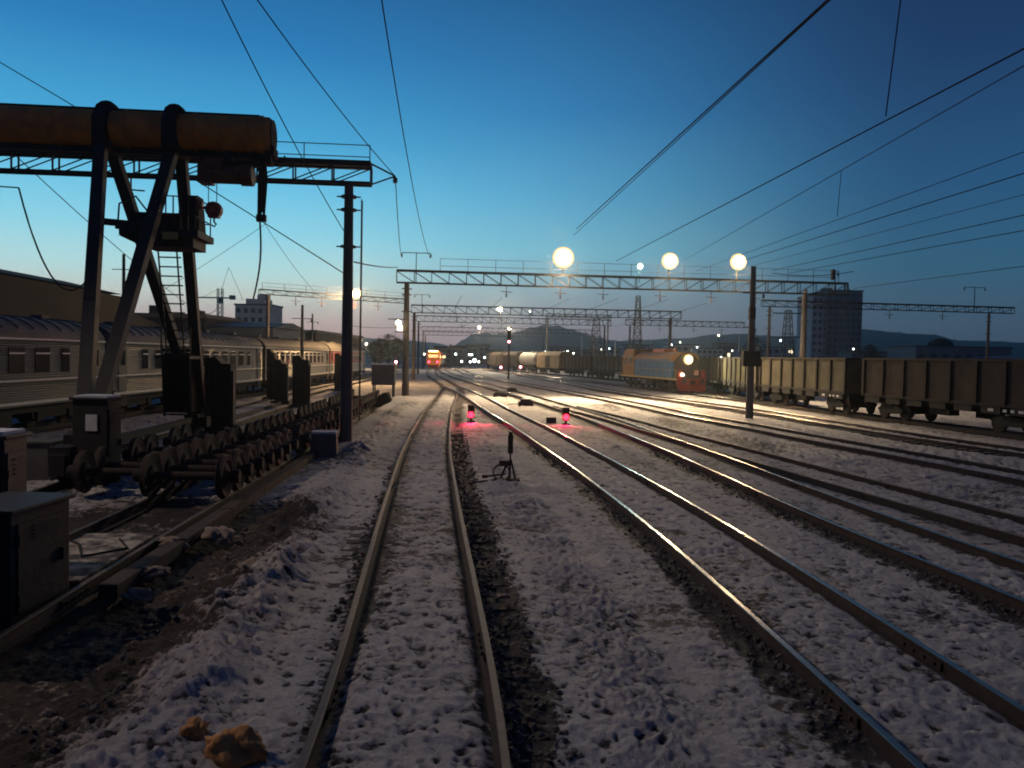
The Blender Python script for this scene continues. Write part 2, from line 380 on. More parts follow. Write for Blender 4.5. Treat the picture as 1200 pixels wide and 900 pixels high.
    def noise(s, det=6, rough=.6):
        n = T('ShaderNodeTexNoise'); n.inputs['Scale'].default_value = s; n.inputs['Detail'].default_value = det; n.inputs['Roughness'].default_value = rough
        K(geo.outputs['Position'], n.inputs['Vector']); return n.outputs[0]
    def math_(op, a, b_, c=None):
        q = T('ShaderNodeMath'); q.operation = op
        for k, v in enumerate((a, b_, c)):
            if v is None: continue
            if isinstance(v, (int, float)): q.inputs[k].default_value = v
            else: K(v, q.inputs[k])
        return q.outputs[0]
    def mr(s, a, b_):
        q = T('ShaderNodeMapRange'); q.interpolation_type = 'SMOOTHSTEP'; q.inputs[1].default_value = a; q.inputs[2].default_value = b_; K(s, q.inputs[0]); return q.outputs[0]
    def mx(f, a, b_):
        q = T('ShaderNodeMix'); q.data_type = 'RGBA'; K(f, q.inputs[0])
        for s_, v in ((q.inputs[6], a), (q.inputs[7], b_)):
            if isinstance(v, tuple): s_.default_value = (*v, 1)
            else: K(v, s_)
        return q.outputs[2]
    as_ = T('ShaderNodeAttribute'); as_.attribute_name = 'snow'; ad_ = T('ShaderNodeAttribute'); ad_.attribute_name = 'dirt_shade'
    nA, nB, nC = noise(3.2, 8, .7), noise(14, 6, .65), noise(.6, 5)
    v = math_('ADD', as_.outputs['Fac'], math_('MULTIPLY', math_('SUBTRACT', nA, .5), 2.4))
    v = math_('ADD', v, math_('MULTIPLY', math_('SUBTRACT', nB, .5), 2.2))
    f = mr(v, .12, .68)
    snowc = mx(nC, (.52, .52, .54), (.40, .385, .38))
    snowc = mx(mr(nB, .35, .75), snowc, (.33, .31, .30))
    dk = mx(nB, (.05, .044, .04), (.02, .018, .018))
    dk = mx(ad_.outputs['Fac'], dk, (.04, .03, .024))
    snowc = mx(math_('MULTIPLY', ad_.outputs['Fac'], .6), snowc, (.34, .25, .17))
    K(mx(f, dk, snowc), b.inputs['Base Color'])
    b.inputs['Roughness'].default_value = .75; b.inputs['Specular IOR Level'].default_value = .25
    bp = T('ShaderNodeBump'); bp.inputs['Strength'].default_value = .8; bp.inputs['Distance'].default_value = .05
    hgt = math_('ADD', math_('MULTIPLY', noise(12, 8, .72), 1.6), math_('MULTIPLY', f, .35)); K(hgt, bp.inputs['Height']); K(bp.outputs[0], b.inputs['Normal'])
    me.materials.append(m)
    o = bpy.data.objects.new('ground', me); COL.objects.link(o); o['kind'] = 'structure'
    return o
build_ground()

# ------------------------------------------------------------------ tracks
RP = [(-.075, -.18), (.075, -.18), (.075, -.165), (.012, -.15), (.012, -.045), (.036, -.035), (.037, -.006), (.030, 0), (-.030, 0), (-.037, -.006), (-.036, -.035), (-.012, -.045), (-.012, -.15), (-.075, -.165)]
def rail_mesh(P_, y0, y1, dx, parent, top, name='rail', sc_=1.0):
    ys = []; y = y0
    while y < y1: ys.append(y); y += max(.6, abs(y) * .03)
    ys.append(y1)
    vs = []; fs = []; mi = []; n = len(RP)
    for yy in ys:
        d = float(P_.x(yy + .5) - P_.x(yy - .5)); nv = Vector((1, -d, 0)).normalized(); c = Vector((float(P_.x(yy)), yy, 0)) + nv * dx
        for a, b in RP: vs.append(tuple(c + nv * a * sc_ + Vector((0, 0, b))))
    for i in range(len(ys) - 1):
        for k in range(n):
            k2 = (k + 1) % n; fs.append((i * n + k, i * n + k2, (i + 1) * n + k2, (i + 1) * n + k)); mi.append(1 if k in (6, 7, 8) else 0)
    m = MB(); m.v = vs; m.f = fs; m.m = mi
    yj = y0 + 3.1 + (1.3 if dx > 0 else 0)
    while yj < min(y1, 70) and name == 'rail':
        if yj > 3:
            p0, p1 = P_.p(yj - .4, dx), P_.p(yj + .4, dx)
            for e in (-.034, .034): m.bar((p0.x + e, p0.y, -.095), (p1.x + e, p1.y, -.095), .03, .09)
            for q_ in (-.3, -.1, .1, .3):
                pc = P_.p(yj + q_, dx); m.box((pc.x, pc.y, -.09), (.15, .04, .04))
        yj += 12.5
    return m.build(name, [M_railside, top], parent)
TL = {'A': 'main track straight ahead, two slightly rusty rails in lumpy snow',
      'B': 'track just right of the main one with shiny rail heads, curving left',
      'C': 'third track from the left of the snow field with dark ballast and painted rail shadow along both rails',
      'D': 'snowed in track whose rail heads barely show, joining the dark edged track',
      'E': 'track between the snowed in track and the one with showing sleepers',
      'F': 'track with sleepers showing like a ladder, nearest to the open freight wagons',
      'G': 'track under the orange and blue shunting locomotive', 'H': 'track under the open freight wagons',
      'T': 'snowy track beside the silver passenger train', 'P': 'track under the silver passenger train',
      'W': 'siding under the gantry crane carrying the stored wheelsets'}
for nme, P_, y0, y1 in TRACKS:
    t = thing('railway_track', TL[nme], 'railway track', P_.p(max(y0, 4)), group='railway tracks of the yard')
    off = t.location.copy(); t.location = (0, 0, 0)
    top = M_railtop if nme in 'BCEFG' else M_raildull
    for s in (-1, 1): rail_mesh(P_, y0, y1, s * .797, t, top)
    if nme in 'ACFB':
        ya, yb, st = {'A': (4.5, 52, .55), 'C': (9, 52, .6), 'F': (30, 84, .6), 'B': (7, 40, .55)}[nme]
        sl = MB().box((0, 0, 0), (2.7, .25, .16)).build('sleeper', M_wood if nme != 'F' else M_wood, t)
        k = 0; y = ya
        while y < yb and k < 100:
            o = sl if k == 0 else sl.copy()
            if k: COL.objects.link(o); o.parent = t
            p = P_.p(y + random.uniform(-.03, .03), random.uniform(-.05, .05)); o.location = (p.x, p.y, {'A': -.281, 'B': -.300, 'C': -.290, 'F': -.20}[nme] + random.uniform(-.022, .012)); o.rotation_euler = (0, 0, P_.rz(y) + random.uniform(-.015, .015))
            k += 1; y += st * (1 if random.random() > .25 or nme == 'F' else 2)
t = thing('crane_rail', 'lone rail on the snow under the leg wheels of the gantry crane', 'crane rail')
rail_mesh(PCR, 4, 55, 0, t, M_raildull, 'rail'); 
# loose ballast stones showing along the near rails
def ballast():
    rs = np.random.RandomState(11); t_ = (1 + 5 ** .5) / 2
    iv = np.array([(-1, t_, 0), (1, t_, 0), (-1, -t_, 0), (1, -t_, 0), (0, -1, t_), (0, 1, t_), (0, -1, -t_), (0, 1, -t_), (t_, 0, -1), (t_, 0, 1), (-t_, 0, -1), (-t_, 0, 1)]) / 1.9
    ifc = [(0, 11, 5), (0, 5, 1), (0, 1, 7), (0, 7, 10), (0, 10, 11), (1, 5, 9), (5, 11, 4), (11, 10, 2), (10, 7, 6), (7, 1, 8), (3, 9, 4), (3, 4, 2), (3, 2, 6), (3, 6, 8), (3, 8, 9), (4, 9, 5), (2, 4, 11), (6, 2, 10), (8, 6, 7), (9, 8, 1)]
    V = []; F_ = []
    for P_, lo, hi, sd, n_, y0, y1 in ((PA, .86, 1.5, 1, 1500, 4.8, 34), (PA, .84, 1.1, -1, 500, 4.8, 24), (PB, .84, 1.25, -1, 700, 7, 30), (PC, .85, 1.3, -1, 800, 9, 30), (PC, .85, 1.2, 1, 400, 9, 30), (PA, 1.9, 3.4, -1, 500, 5, 16)):
        for _ in range(n_):
            y = y0 + (y1 - y0) * rs.rand() ** 1.5; p = P_.p(y, sd * (lo + (hi - lo) * rs.rand() ** 2)); s_ = .016 + .026 * rs.rand() ** 2
            o_ = len(V); q = iv * s_ * (1 + .35 * rs.randn(12, 1)) * np.array([1.2, 1, .8])
            a_ = rs.rand() * 6.28; c_, s2 = math.cos(a_), math.sin(a_)
            for v in q: V.append((p.x + v[0] * c_ - v[1] * s2, p.y + v[0] * s2 + v[1] * c_, -.183 + .5 * s_ + v[2]))
            F_ += [tuple(i + o_ for i in f) for f in ifc]
    m = MB(); m.v = V; m.f = F_; m.m = [0] * len(F_)
    me = bpy.data.meshes.new('gravel'); me.from_pydata(V, [], F_); me.materials.append(mat('ballast_stone', (.12, .105, .095), .9, 0, .3, 9, 0, col2=(.035, .03, .028)))
    o = bpy.data.objects.new('gravel', me); COL.objects.link(o); tag(o, 'loose dark ballast stones along the near rails', None, None, 'stuff')
ballast()
# timber edge beam beside the siding, reddish
eb = MB()
for i in range(8):
    a = D(90, 690, 1) ; y_a, y_b = 10.6 + i * 2.7, 10.6 + i * 2.7 + 2.66
    xa = -5.75 - (y_a - 10.6) * .066; xb = -5.75 - (y_b - 10.6) * .066
    eb.bar((xa + .35, y_a, -.08), (xb + .35, y_b, -.08 + random.uniform(-.02, .02)), .26, .2)
tag(eb.build('timber_kerb', M_rust), 'reddish timber kerb lying along the right side of the wheelset siding', 'timber kerb')

# ------------------------------------------------------------------ overhead line portals
def pole_mesh(h, r0=.21, r1=.14, z0=-.3):
    return MB().tube([(0, 0, z0), (0, 0, h * .5), (0, 0, h)], [r0, (r0 + r1) / 2, r1], 12)
def insul(m, p, L_=.5):
    p = Vector(p)
    m.tube([p, p - Vector((0, 0, L_))], .02, 6)
    for k in range(4): m.disc(p - Vector((0, 0, L_ * (.35 + .17 * k))), 'z', [(.04, 0), (.11, .02), (.05, .06)], 8)
def truss(m, x0, x1, zb, th, w_=.5, n=None, cr=.05, top_thick=.09, rr=.03):
    n = n or max(6, int(round((x1 - x0) / 1.45)))
    xs = [x0 + (x1 - x0) * i / n for i in range(n + 1)]
    for s in (-1, 1):
        m.bar((x0, s * w_ / 2, zb), (x1, s * w_ / 2, zb), cr * 1.6)
        m.bar((x0, s * w_ / 2, zb + th), (x1, s * w_ / 2, zb + th), top_thick * 1.5)
        for i, xx in enumerate(xs):
            m.bar((xx, s * w_ / 2, zb + .04), (xx, s * w_ / 2, zb + th - .06), rr * 1.6)
            if i < n:
                a, b = (xs[i], xs[i + 1]) if i < n / 2 else (xs[i + 1], xs[i])
                m.bar((a, s * w_ / 2, zb + th - .06), (b, s * w_ / 2, zb + .04), rr * 1.1)
    for xx in xs:
        m.bar((xx, -w_ / 2, zb + .0), (xx, w_ / 2, zb + .0), rr * 1.3); m.bar((xx, -w_ / 2, zb + th), (xx, w_ / 2, zb + th), rr * 1.3)
def portal(name_label, xl, yl, xr, yr, zb, th, supports=(), rail=None, hang=(), posts_T=(), mats=M_steel, ladder=None, cr=.05, rr=.03, pr=.21, tt=.09):
    L_ = math.hypot(xr - xl, yr - yl); rz = math.atan2(yr - yl, xr - xl)
    t = thing('overhead_line_portal', name_label, 'line portal', (xl, yl, 0), rz, 'rigid portals carrying the overhead line')
    m = MB(); truss(m, 0, L_, zb, th, cr=cr, rr=rr, top_thick=tt); m.build('lattice_crossbeam', mats, t)
    for s in supports:
        o = MB().tube([(0, 0, -.3), (0, 0, zb * .5), (0, 0, zb - .04)], [pr, pr * .85, pr * .7], 12)
        for hh in (zb - .5, zb - 1.0, zb - 2.4): o.disc((0, 0, hh), 'z', [(pr * 1.25, -.04), (pr * 1.25, .04)], 12); o.bar((-.45, 0, hh), (.45, 0, hh), .05)
        o = o.build('pole', M_conc, t, True); o.location = (s, 0, 0)
    if rail:
        a, b, hh = rail; m = MB(); n = max(3, int((b - a) / 2.2))
        for i in range(n + 1):
            xx = a + (b - a) * i / n; m.bar((xx, .28, zb + th + .06), (xx, .28, zb + th + hh), .035)
        for k in (.45, .98): m.bar((a, .28, zb + th + hh * k), (b, .28, zb + th + hh * k), .03)
        m.build('walkway_railing', mats, t)
    for hx in hang:
        m = MB(); m.bar((hx, 0, zb - .02), (hx, 0, zb - .55), .05); m.bar((hx - .5, 0, zb - .5), (hx + .5, 0, zb - .55), .05); insul(m, (hx, 0, zb - .5), .55)
        m.build('insulator_hanger', M_porc, t)
    for px_, hh, ww in posts_T:
        m = MB(); m.bar((px_, 0, zb + .02), (px_, 0, zb + th + hh), .07); m.bar((px_ - ww, 0, zb + th + hh), (px_ + ww, 0, zb + th + hh), .06)
        for s in (-1, 1): insul(m, (px_ + s * ww, 0, zb + th + hh), .4)
        m.build('feeder_wire_bracket', mats, t)
    if ladder is not None:
        m = MB()
        for s in (-.17, .17): m.bar((ladder, s, .6), (ladder, s, zb - .6), .035)
        for k in range(int((zb - 1.4) / .33)): m.bar((ladder, -.17, .8 + k * .33), (ladder, .17, .8 + k * .33), .025)
        m.build('ladder', mats, t)
    return t
# portal over the crane, left of the picture, its right pole nearest to us
p1a = Vector((-6.3, 30.6, 0))
P1 = portal('nearest line portal, reaching in from the left behind the crane beam with railed walkway', -44.5, 27.4, -5.55, 30.7, 9.7, .72,
            supports=(.5, 38.25), rail=(31.5, 39.0, .85), ladder=38.75, hang=(30.2, 24, 16), cr=.06, rr=.035, pr=.24, tt=.14)
m = MB(); m.bar((39.05, 0, 10.5), (40.0, 0, 10.05), .06); m.bar((40.0, 0, 10.05), (39.1, 0, 9.7), .05); m.box((34.7, 0, 10.55), (.35, .3, .22)); insul(m, (40, 0, 10.05), .3); m.build('wire_bracket', M_steel, P1)
m = MB(); m.box((31.3, 0, 9.0), (.2, .2, .3))
# main wide portal with the floodlights
x2l, x2r = D(466, 331, 67).x, D(990, 345, 70.5).x
P2 = portal('widest line portal in the middle with railed walkway and three bright floodlights above it', x2l, 66.4, x2r, 70.2, 9.2, 1.0,
            supports=(.85, x2r - x2l - 3.6), rail=(3.6, x2r - x2l - .4, 1.15), hang=(9.2, 13.8, 17.5, 22.5, 27, 31), posts_T=((1.6, 1.5, 1.2), (x2r - x2l - .9, 1.0, .25)), cr=.065, rr=.035, tt=.10, pr=.30)
m = MB(); m.box((x2r - x2l - 1.1, 0, 10.95), (.28, .28, .9)); m.build('marker_lantern', M_steel, P2)
def span_from(px0, py0, px1, py1, Y0, Y1): 
    a, b = D(px0, py0, Y0), D(px1, py1, Y1); return a.x, Y0, b.x, Y1
P3 = portal('thin line portal over the passenger train, left of the two dark poles', *span_from(304, 348, 478, 357, 84, 95), 9.3, .5, supports=(.9,), rail=(.4, 17.5, .75), hang=(4, 7, 11, 14), cr=.04, rr=.025, tt=.06)
P4 = portal('second line portal behind the widest one, ending above the locomotive', *span_from(482, 368, 798, 373, 105.6, 109), 8.8, 1.0, supports=(.4, 35.2), hang=(6, 12, 18, 24, 30), posts_T=((1.4, 1.4, 1.0),), cr=.06, rr=.035, pr=.27)
P5 = portal('third line portal behind the widest one, ending left of the lattice masts', *span_from(488, 378, 716, 378, 140, 143), 9.1, 1.0, supports=(.4, 33.6), hang=(8, 15, 22), cr=.06, rr=.035)
P6 = portal('fourth line portal far down the tracks', *span_from(494, 389, 700, 390, 196, 199), 9.2, 1.0, supports=(.4, 43), hang=(12, 26), cr=.07, rr=.04)
P7 = portal('farthest and smallest line portal at the end of the tracks', *span_from(497, 394, 640, 395, 245, 247), 9.4, 1.0, supports=(.4, 37), cr=.08, rr=.04)
P8 = portal('short line portal behind the locomotive between two dark poles', *span_from(733, 380, 872, 383, 136, 138), 9.0, .9, supports=(.8,), hang=(6, 12, 17), cr=.06, rr=.035)
P9 = portal('rightmost line portal standing behind the freight wagons in front of the tower block', *span_from(893, 358, 1187, 364, 88, 92), 9.3, .66, supports=(.9, 27.5), hang=(9.5, 15.2, 21.7), posts_T=((25.6, 2.2, 1.3),), cr=.05, rr=.03, pr=.2)
P10 = portal('faint line portal seen between the lattice masts and the blue haze', *span_from(640, 372, 716, 376, 170, 171), 11.8, .7, supports=(.3, 13.4), cr=.07, rr=.04)

# ------------------------------------------------------------------ lone poles
def lone_pole(label, base, h, boxes=(), r0=.2, arms=(), name='line_pole', cat='pole', material=None, lean=0):
    t = thing(name, label, cat, (base[0], base[1], 0), 0, 'single poles of the overhead line'); t.rotation_euler = (0, lean, 0)
    m = MB().tube([(0, 0, -.3), (0, 0, h * .5), (0, 0, h)], [r0, r0 * .85, r0 * .65], 12); m.build('post', material or M_conc, t, True)
    for z_, s_ in boxes: MB().box((-.1, -.3, z_), s_).build('equipment_box', M_black, t)
    for z_, a_, b_ in arms:
        m = MB(); m.bar((a_, 0, z_), (b_, 0, z_), .06); insul(m, (b_ * .9, 0, z_), .35); m.build('cross_arm', M_steel, t)
    return t
pr = G(878, 487)
lone_pole('tall dark pole in the snow before the freight wagons, black box at half height', (pr.x, pr.y), 8.75, boxes=((3.35, (1.0, .5, .9)), (6.0, (.35, .3, .7))), r0=.235, arms=((7.2, -.6, .7), (5.2, -.5, .2)), material=M_conc)
q = D(940, 400, 71); lone_pole('pale leaning concrete pole rising behind the wagons left of the tower block', (q.x - .1, 71), 9.7, r0=.24, lean=rad(1.6))
q = D(902, 400, 88)
for px_, py_, Y_, h_, lab in ((145, 335, 62, 10.6, 'thin dark pole between the legs of the gantry crane'), (354, 400, 70, 7.4, 'thin pole standing before the lit passenger coach'),
                         (366, 395, 118, 9.0, 'thin pole behind the passenger train left of the lamp'), (1087, 400, 115, 5.2, 'short post right of the tower block'),
                         (385, 395, 140, 6.5, 'short thin pole over the low roofs'), ):
    q = D(px_, py_, Y_); lone_pole(lab, (q.x, Y_), h_, r0=.17, arms=((h_ - 1.2, -.9, .9),), material=M_concd)

# ------------------------------------------------------------------ lattice masts far off
def lattice_mast(label, px_, Y_, ytop, wdt=1.6, arms=()):
    q = D(px_, ytop, Y_); h = q.z
    t = thing('lattice_mast', label, 'lattice mast', (q.x, Y_, -.3), 0, 'lattice masts in the distance')
    m = MB(); n = 9
    for sx_ in (-1, 1):
        for sy_ in (-1, 1): m.bar((sx_ * wdt, sy_ * wdt, 0), (sx_ * wdt * .35, sy_ * wdt * .35, h), .14)
    for i in range(n):
        a, b = i / n, (i + 1) / n; wa, wb = wdt * (1 - .65 * a), wdt * (1 - .65 * b)
        for sy_ in (-1, 1):
            m.bar((-wa, sy_ * wa, h * a), (wb, sy_ * wb, h * b), .08); m.bar((wa, sy_ * wa, h * a), (-wb, sy_ * wb, h * b), .08); m.bar((-wb, sy_ * wb, h * b), (wb, sy_ * wb, h * b), .12)
    m.build('lattice_body', M_galv, t)
    for z_, w_ in arms: MB().bar((-w_, 0, h * z_), (w_, 0, h * z_), .22).build('cross_arm', M_galv, t)
lattice_mast('narrow lattice mast right of the second portal under the teal lamp', 748, 150, 345, 1.0)
lattice_mast('lattice mast over the distant tank wagons', 699, 210, 372, 2.0)
lattice_mast('lattice power pylon with three arms in front of the pale tower block wing', 924, 150, 362, 1.3, arms=((.96, 3), (.62, 3.6)))
lattice_mast('dark lattice pylon rising beside the tower block', 992, 260, 333, 1.4)

# ------------------------------------------------------------------ wires
def wire(label, a, b, sag=.3, r=.014, n=16, name='overhead_wire', group='overhead line wires', extra=()):
    a, b = Vector(a), Vector(b); pts = []
    for i in range(n + 1):
        t_ = i / n; p = a.lerp(b, t_); p.z -= sag * 4 * t_ * (1 - t_); pts.append(p)
    m = MB().tube(pts, r, 5)
    for c in extra: m.tube(c, r * .8, 5)
    return tag(m.build(name, M_wire), label, 'overhead wire', group)
def wpx(label, p0, z0, p1, z1, ext=1.0, r=.014, sag=.0, **k):
    a, b = G(*p0, z0), G(*p1, z1); d = a - b
    return wire(label, a + d * ext * .12, b, sag, r, **k)
wpx('thick double wire from the top middle down to the widest portal', (970, 0), 8.0, (676, 268), 8.6, r=0.0158)
wpx('thin wire running close beside the thick double wire', (966, 6), 7.6, (672, 276), 8.3, r=0.0101)
wpx('dark wire from the right edge down to the portal, uppermost on the right', (1200, 57), 7.6, (722, 306), 8.6, r=0.0144)
wpx('second wire down from the right edge, faint', (1200, 77), 7.2, (800, 306), 8.4, r=0.0086)
wpx('third wire down from the right edge ending behind the rightmost floodlight', (1200, 178), 8.4, (815, 318), 9.2, r=0.0115)
wpx('fourth wire down from the right edge over the tall dark pole', (1200, 203), 7.6, (872, 305), 8.4, r=0.0144)
wpx('fifth wire down from the right edge, very thin', (1200, 228), 7.6, (880, 312), 8.4, r=0.0086)
wpx('sixth wire from the right edge, meeting an insulator near the dark pole', (1200, 252), 7.2, (905, 317), 8.0, r=0.0130)
wpx('seventh wire from the right edge, lowest of the dark pair', (1200, 270), 7.0, (925, 320), 8.0, r=0.0130)
wpx('lowest faint wire crossing over the rightmost portal', (1200, 312), 6.6, (1000, 338), 7.4, r=0.0130)
a = G(1050, 0, 9.0); b = G(1038, 136, 7.6)
wire('vertical dropper hanging at the upper right with a small clamp', (b.x + .3, b.y, b.z + 3.2), (b.x, b.y, b.z), 0, .012)
a = D(986, 200, 30); wire('faint dropper hanging between two wires on the right', (a.x, 30, a.z), (a.x - .1, 30, a.z - 1.7), 0, .012)
# left side
pb = P1.matrix_basis @ Vector((40.0, 0, 10.05))
wire('wire from the top left bending down to the end bracket of the nearest portal', G(296, -8, 11.5), pb, .15, .017)
wire('wire passing the bracket and hanging on to the far T bracket', pb, P2.matrix_basis @ Vector((.45, 0, 11.3)), .9, .02)
wire('long thin wire from the top to the T bracket of the widest portal', G(446, -8, 12.5), P2.matrix_basis @ Vector((2.75, 0, 11.3)), 1.0, .02)
wire('wire sagging from the top left behind the crane end to the nearest pole', G(256, -8, 12.0), D(412, 285, 34), .25, .018)
wire('long diagonal wire from the left edge passing behind the crane beam to the nearest pole', D(-12, 66, 33.5), D(404, 321, 31), -.1, .022)
wire('thin diagonal wire behind the crane legs', D(0, 165, 30), D(235, 368, 60), .3, .02)
wire('faint wire between the crane and the pale building', D(183, 345, 60), D(312, 262, 60), .1, .018)
wire('faint wire falling right from the festoon', D(310, 262, 60), D(372, 345, 80), .3, .02)
wire('thin wire pair under the pale block roof', D(268, 313, 120), D(285, 352, 120), .0, .03)
wire('thin stay wire beside the tower crane', D(268, 313, 120), D(258, 345, 120), .0, .03)
wire('curved cable sagging from a bracket at the left edge to the crane leg', D(22, 220, 22), D(108, 320, 22), 1.4, .025)
wire('short horizontal wire at the left edge meeting the curved cable', D(-10, 218, 22), D(22, 220, 22), .0, .02)
wire('curved cable from the crane ladder towards the tower crane', D(232, 362, 40), D(262, 345, 70), .8, .02)
wire('cable with insulator joining the nearest pole and the widest portal', D(415, 307, 31), D(466, 313, 66), .1, .03)
wire('wire across the pink sky between the poles left of the middle', D(413, 382, 110), D(474, 383, 110), .2, .03)
for i, (x0_, x1_, Y_, z_) in enumerate(((-4.5, -11, 69, 7.2), (-1, -8, 69, 7.1), (4.8, -5, 69, 7.1), (9, 0, 69, 7.2), (13.4, 4, 69, 7.2), (17.5, 12, 69, 7.2))):
    wire('contact wire %s beyond the widest portal' % ('leftmost of those', 'second from the left of those', 'third from the left of those', 'fourth from the left of those', 'fifth from the left of those', 'rightmost of those')[i],
         (x0_, Y_, z_ + 1.2), (x1_ - 3, 142, z_ + 1.2), .9, .016)
wire('tensioned cable over the widest portal towards the rightmost one', D(905, 320, 66), D(1000, 318, 69), .3, .03)

# ------------------------------------------------------------------ gantry crane
def crane():
    C = Vector((-12.0, 25.8, 0)); rz = math.atan(.0953)
    t = thing('gantry_crane', 'tall gantry crane with thick orange tube beam on crossed legs', 'gantry crane', C, rz)
    inv = (Matrix.Translation(C) @ Matrix.Rotation(rz, 4, 'Z')).inverted()
    def loc(p): return inv @ Vector(p)
    zc = 10.25; xe = loc(D(320, 163, 26.2)).x
    m = MB(); n = 20; prof = [(.585, -30), (.585, -20), (.585, -10), (.585, -.2), (.585, xe - .1), (.5, xe)]
    m.disc((0, 0, zc), 'x', prof, 24)
    for k in range(16): m.disc((0, 0, zc), 'x', [(.585, xe - .35 - k * 2.1), (.625, xe - .34 - k * 2.1), (.625, xe - .28 - k * 2.1), (.585, xe - .27 - k * 2.1)], 24)
    m.build('main_beam', M_orange, t, True)
    m = MB(); m.bar((-30, 0, zc - .72), (xe - .1, 0, zc - .72), .32, .12); m.bar((-30, 0, zc - .63), (xe - .1, 0, zc - .63), .06, .14); m.build('trolley_rail', M_steel, t)
    m = MB()
    for k in range(12): m.bar((-29 + k * 2.9, -.2, zc + .57), (-29 + k * 2.9 + .1, .2, zc + .6), .05)
    m.bar((-30, 0, zc + .6), (xe - .4, 0, zc + .6), .3, .05); m.build('top_walk_strip', M_rust, t)
    S1 = loc(D(127, 150, 25.7)); S2 = loc(D(206, 153, 25.9))
    for S in (S1, S2):
        m = MB(); prof2 = [(-.78, -.66), (-.78, .2), (-.42, .66), (-.15, .78), (.15, .78), (.42, .66), (.78, .2), (.78, -.66), (.5, -.8), (-.5, -.8)]
        m.prism([(y_, z_ + zc) for y_, z_ in prof2], 'x', S.x - .2, S.x + .2)
        m.disc((S.x, 0, zc + .55), 'y', [(.26, -.3), (.32, -.12), (.32, .12), (.26, .3)], 14)
        m.prism([(S.x - .2, zc + .74), (S.x + .75, zc + .52), (S.x + .2, zc + .5)], 'y', -.2, .2)
        m.build('leg_saddle', M_rust, t, False)
    B1 = loc(G(97, 555)); B2 = loc(G(236, 508))
    zt = zc - .62
    tops = [(S1, B1, -.55), (S2, B1, -.3), (S2, B2, .55), (S1, B2, .3)]
    for S, B, dy in tops:
        m = MB(); a = Vector((S.x, dy, zt)); b = Vector((B.x + (.12 if dy in (-.3,) else -.12 if dy == .3 else 0), B.y, .75)); m.bar(a, b, .31, .34, up=(1, 0, 0))
        m.bar(b.lerp(a, .0), b.lerp(a, .03), .56, .56, up=(1, 0, 0)); m.build('leg', M_steel, t)
    for B in (B1, B2):
        m = MB(); m.box((B.x, B.y, .62), (.5, 2.6, .4)); m.box((B.x, B.y, .9), (.42, 1.2, .3))
        for s in (-1, 1): m.box((B.x, B.y + s * .95, .40), (.36, .95, .5)); m.box((B.x + .35, B.y + s * .9, .55), (.35, .5, .35))
        tr = m.build('wheel_truck', M_black, t)
        for s in (-1, 1):
            w_ = MB(); w_.disc((B.x, B.y + s * .95, .30), 'x', [(.28, -.09), (.34, -.09), (.30, -.06), (.30, .06), (.34, .09), (.28, .09)], 18); w_.build('wheel', M_rust, tr, True)
    # sill tie between trucks
    m = MB(); m.bar((B1.x, B1.y, .62), (B2.x, B2.y, .62), .18, .22); m.build('tie_beam', M_black, t)
    # operator platform
    pz = 6.9
    pL = loc(D(108, 240, 24.6)); pR = loc(D(235, 265, 25.8))
    x0_, x1_ = loc(D(142, 245, 25.4)).x, pR.x
    m = MB(); m.box(((x0_ + x1_) / 2 + .1, .1, pz), (x1_ - x0_, 1.8, .22)); m.prism([(x0_, pz - .1), (x1_ - .1, pz - .1), (x1_ - .1, pz - .42), (x0_ + .7, pz - .42)], 'y', -.6, .8)
    m.bar((pL.x, -.3, pz + .35), (x1_ - .6, -.3, pz + .2), .16, .2); m.bar((pL.x, .7, pz + .35), (x0_ + 1, .7, pz + .3), .12, .14); pf = m.build('platform', M_steel, t)
    m = MB()
    for k in range(5):
        xx = x0_ + 1.5 + k * (x1_ - x0_ - 1.5) / 4
        for y_ in (-.75, .95): m.bar((xx, y_, pz + .1), (xx, y_, pz + 1.15), .035)
    for z_ in (.55, 1.15):
        for y_ in (-.75, .95): m.bar((x0_ + 1.5, y_, pz + z_), (x1_, y_, pz + z_), .035)
        m.bar((x1_, -.75, pz + z_), (x1_, .95, pz + z_), .035)
    m.tube([(x0_ - .05, -.5, pz + .2), (x0_, -.5, pz + .9), (x0_ + .5, -.5, pz + 1.15), (x0_ + 1.0, -.5, pz + .5)], .03, 6)
    m.build('railing', M_steel, t)
    m = MB(); m.box((x0_ + 1.0, .3, pz + .42), (1.6, .9, .6)); m.box((x0_ + 1.95, .4, pz + .75), (.7, .8, 1.2), taper=.8); m.build('machinery_housing', M_black, t)
    m = MB(); m.box((x1_ - .7, -.95, pz - .12), (.45, .05, .22)); m.build('plate', M_yellow, t)
    # ladder
    a0 = loc(D(196, 268, 26.5)); a1 = loc(D(206, 405, 28.3)); a1.z = 2.4
    top_ = Vector((a0.x, a0.y, pz - .3)); bot = Vector((a1.x, a1.y, 3.0))
    m = MB(); n = 12
    for s in (-.3, .3): m.bar(top_ + Vector((s, 0, 0)), bot + Vector((s, 0, 0)), .05)
    for k in range(n + 1):
        p = top_.lerp(bot, k / n); m.bar(p - Vector((.3, 0, 0)), p + Vector((.42, 0, 0)), .045)
    m.build('ladder', M_steel, t)
    # stair bundle lower half
    m = MB(); e0 = bot; e1 = Vector((B2.x - .6, B2.y - 1.0, .8))
    for s in (-.45, .45): m.bar(e0 + Vector((s, 0, 0)), e1 + Vector((s, 0, 0)), .09, .22)
    for k in range(14):
        p = e0.lerp(e1, k / 13); m.box(p, (.85, .25, .04))
    m.box(e0 + Vector((0, .2, -.05)), (1.2, 1.2, .1))
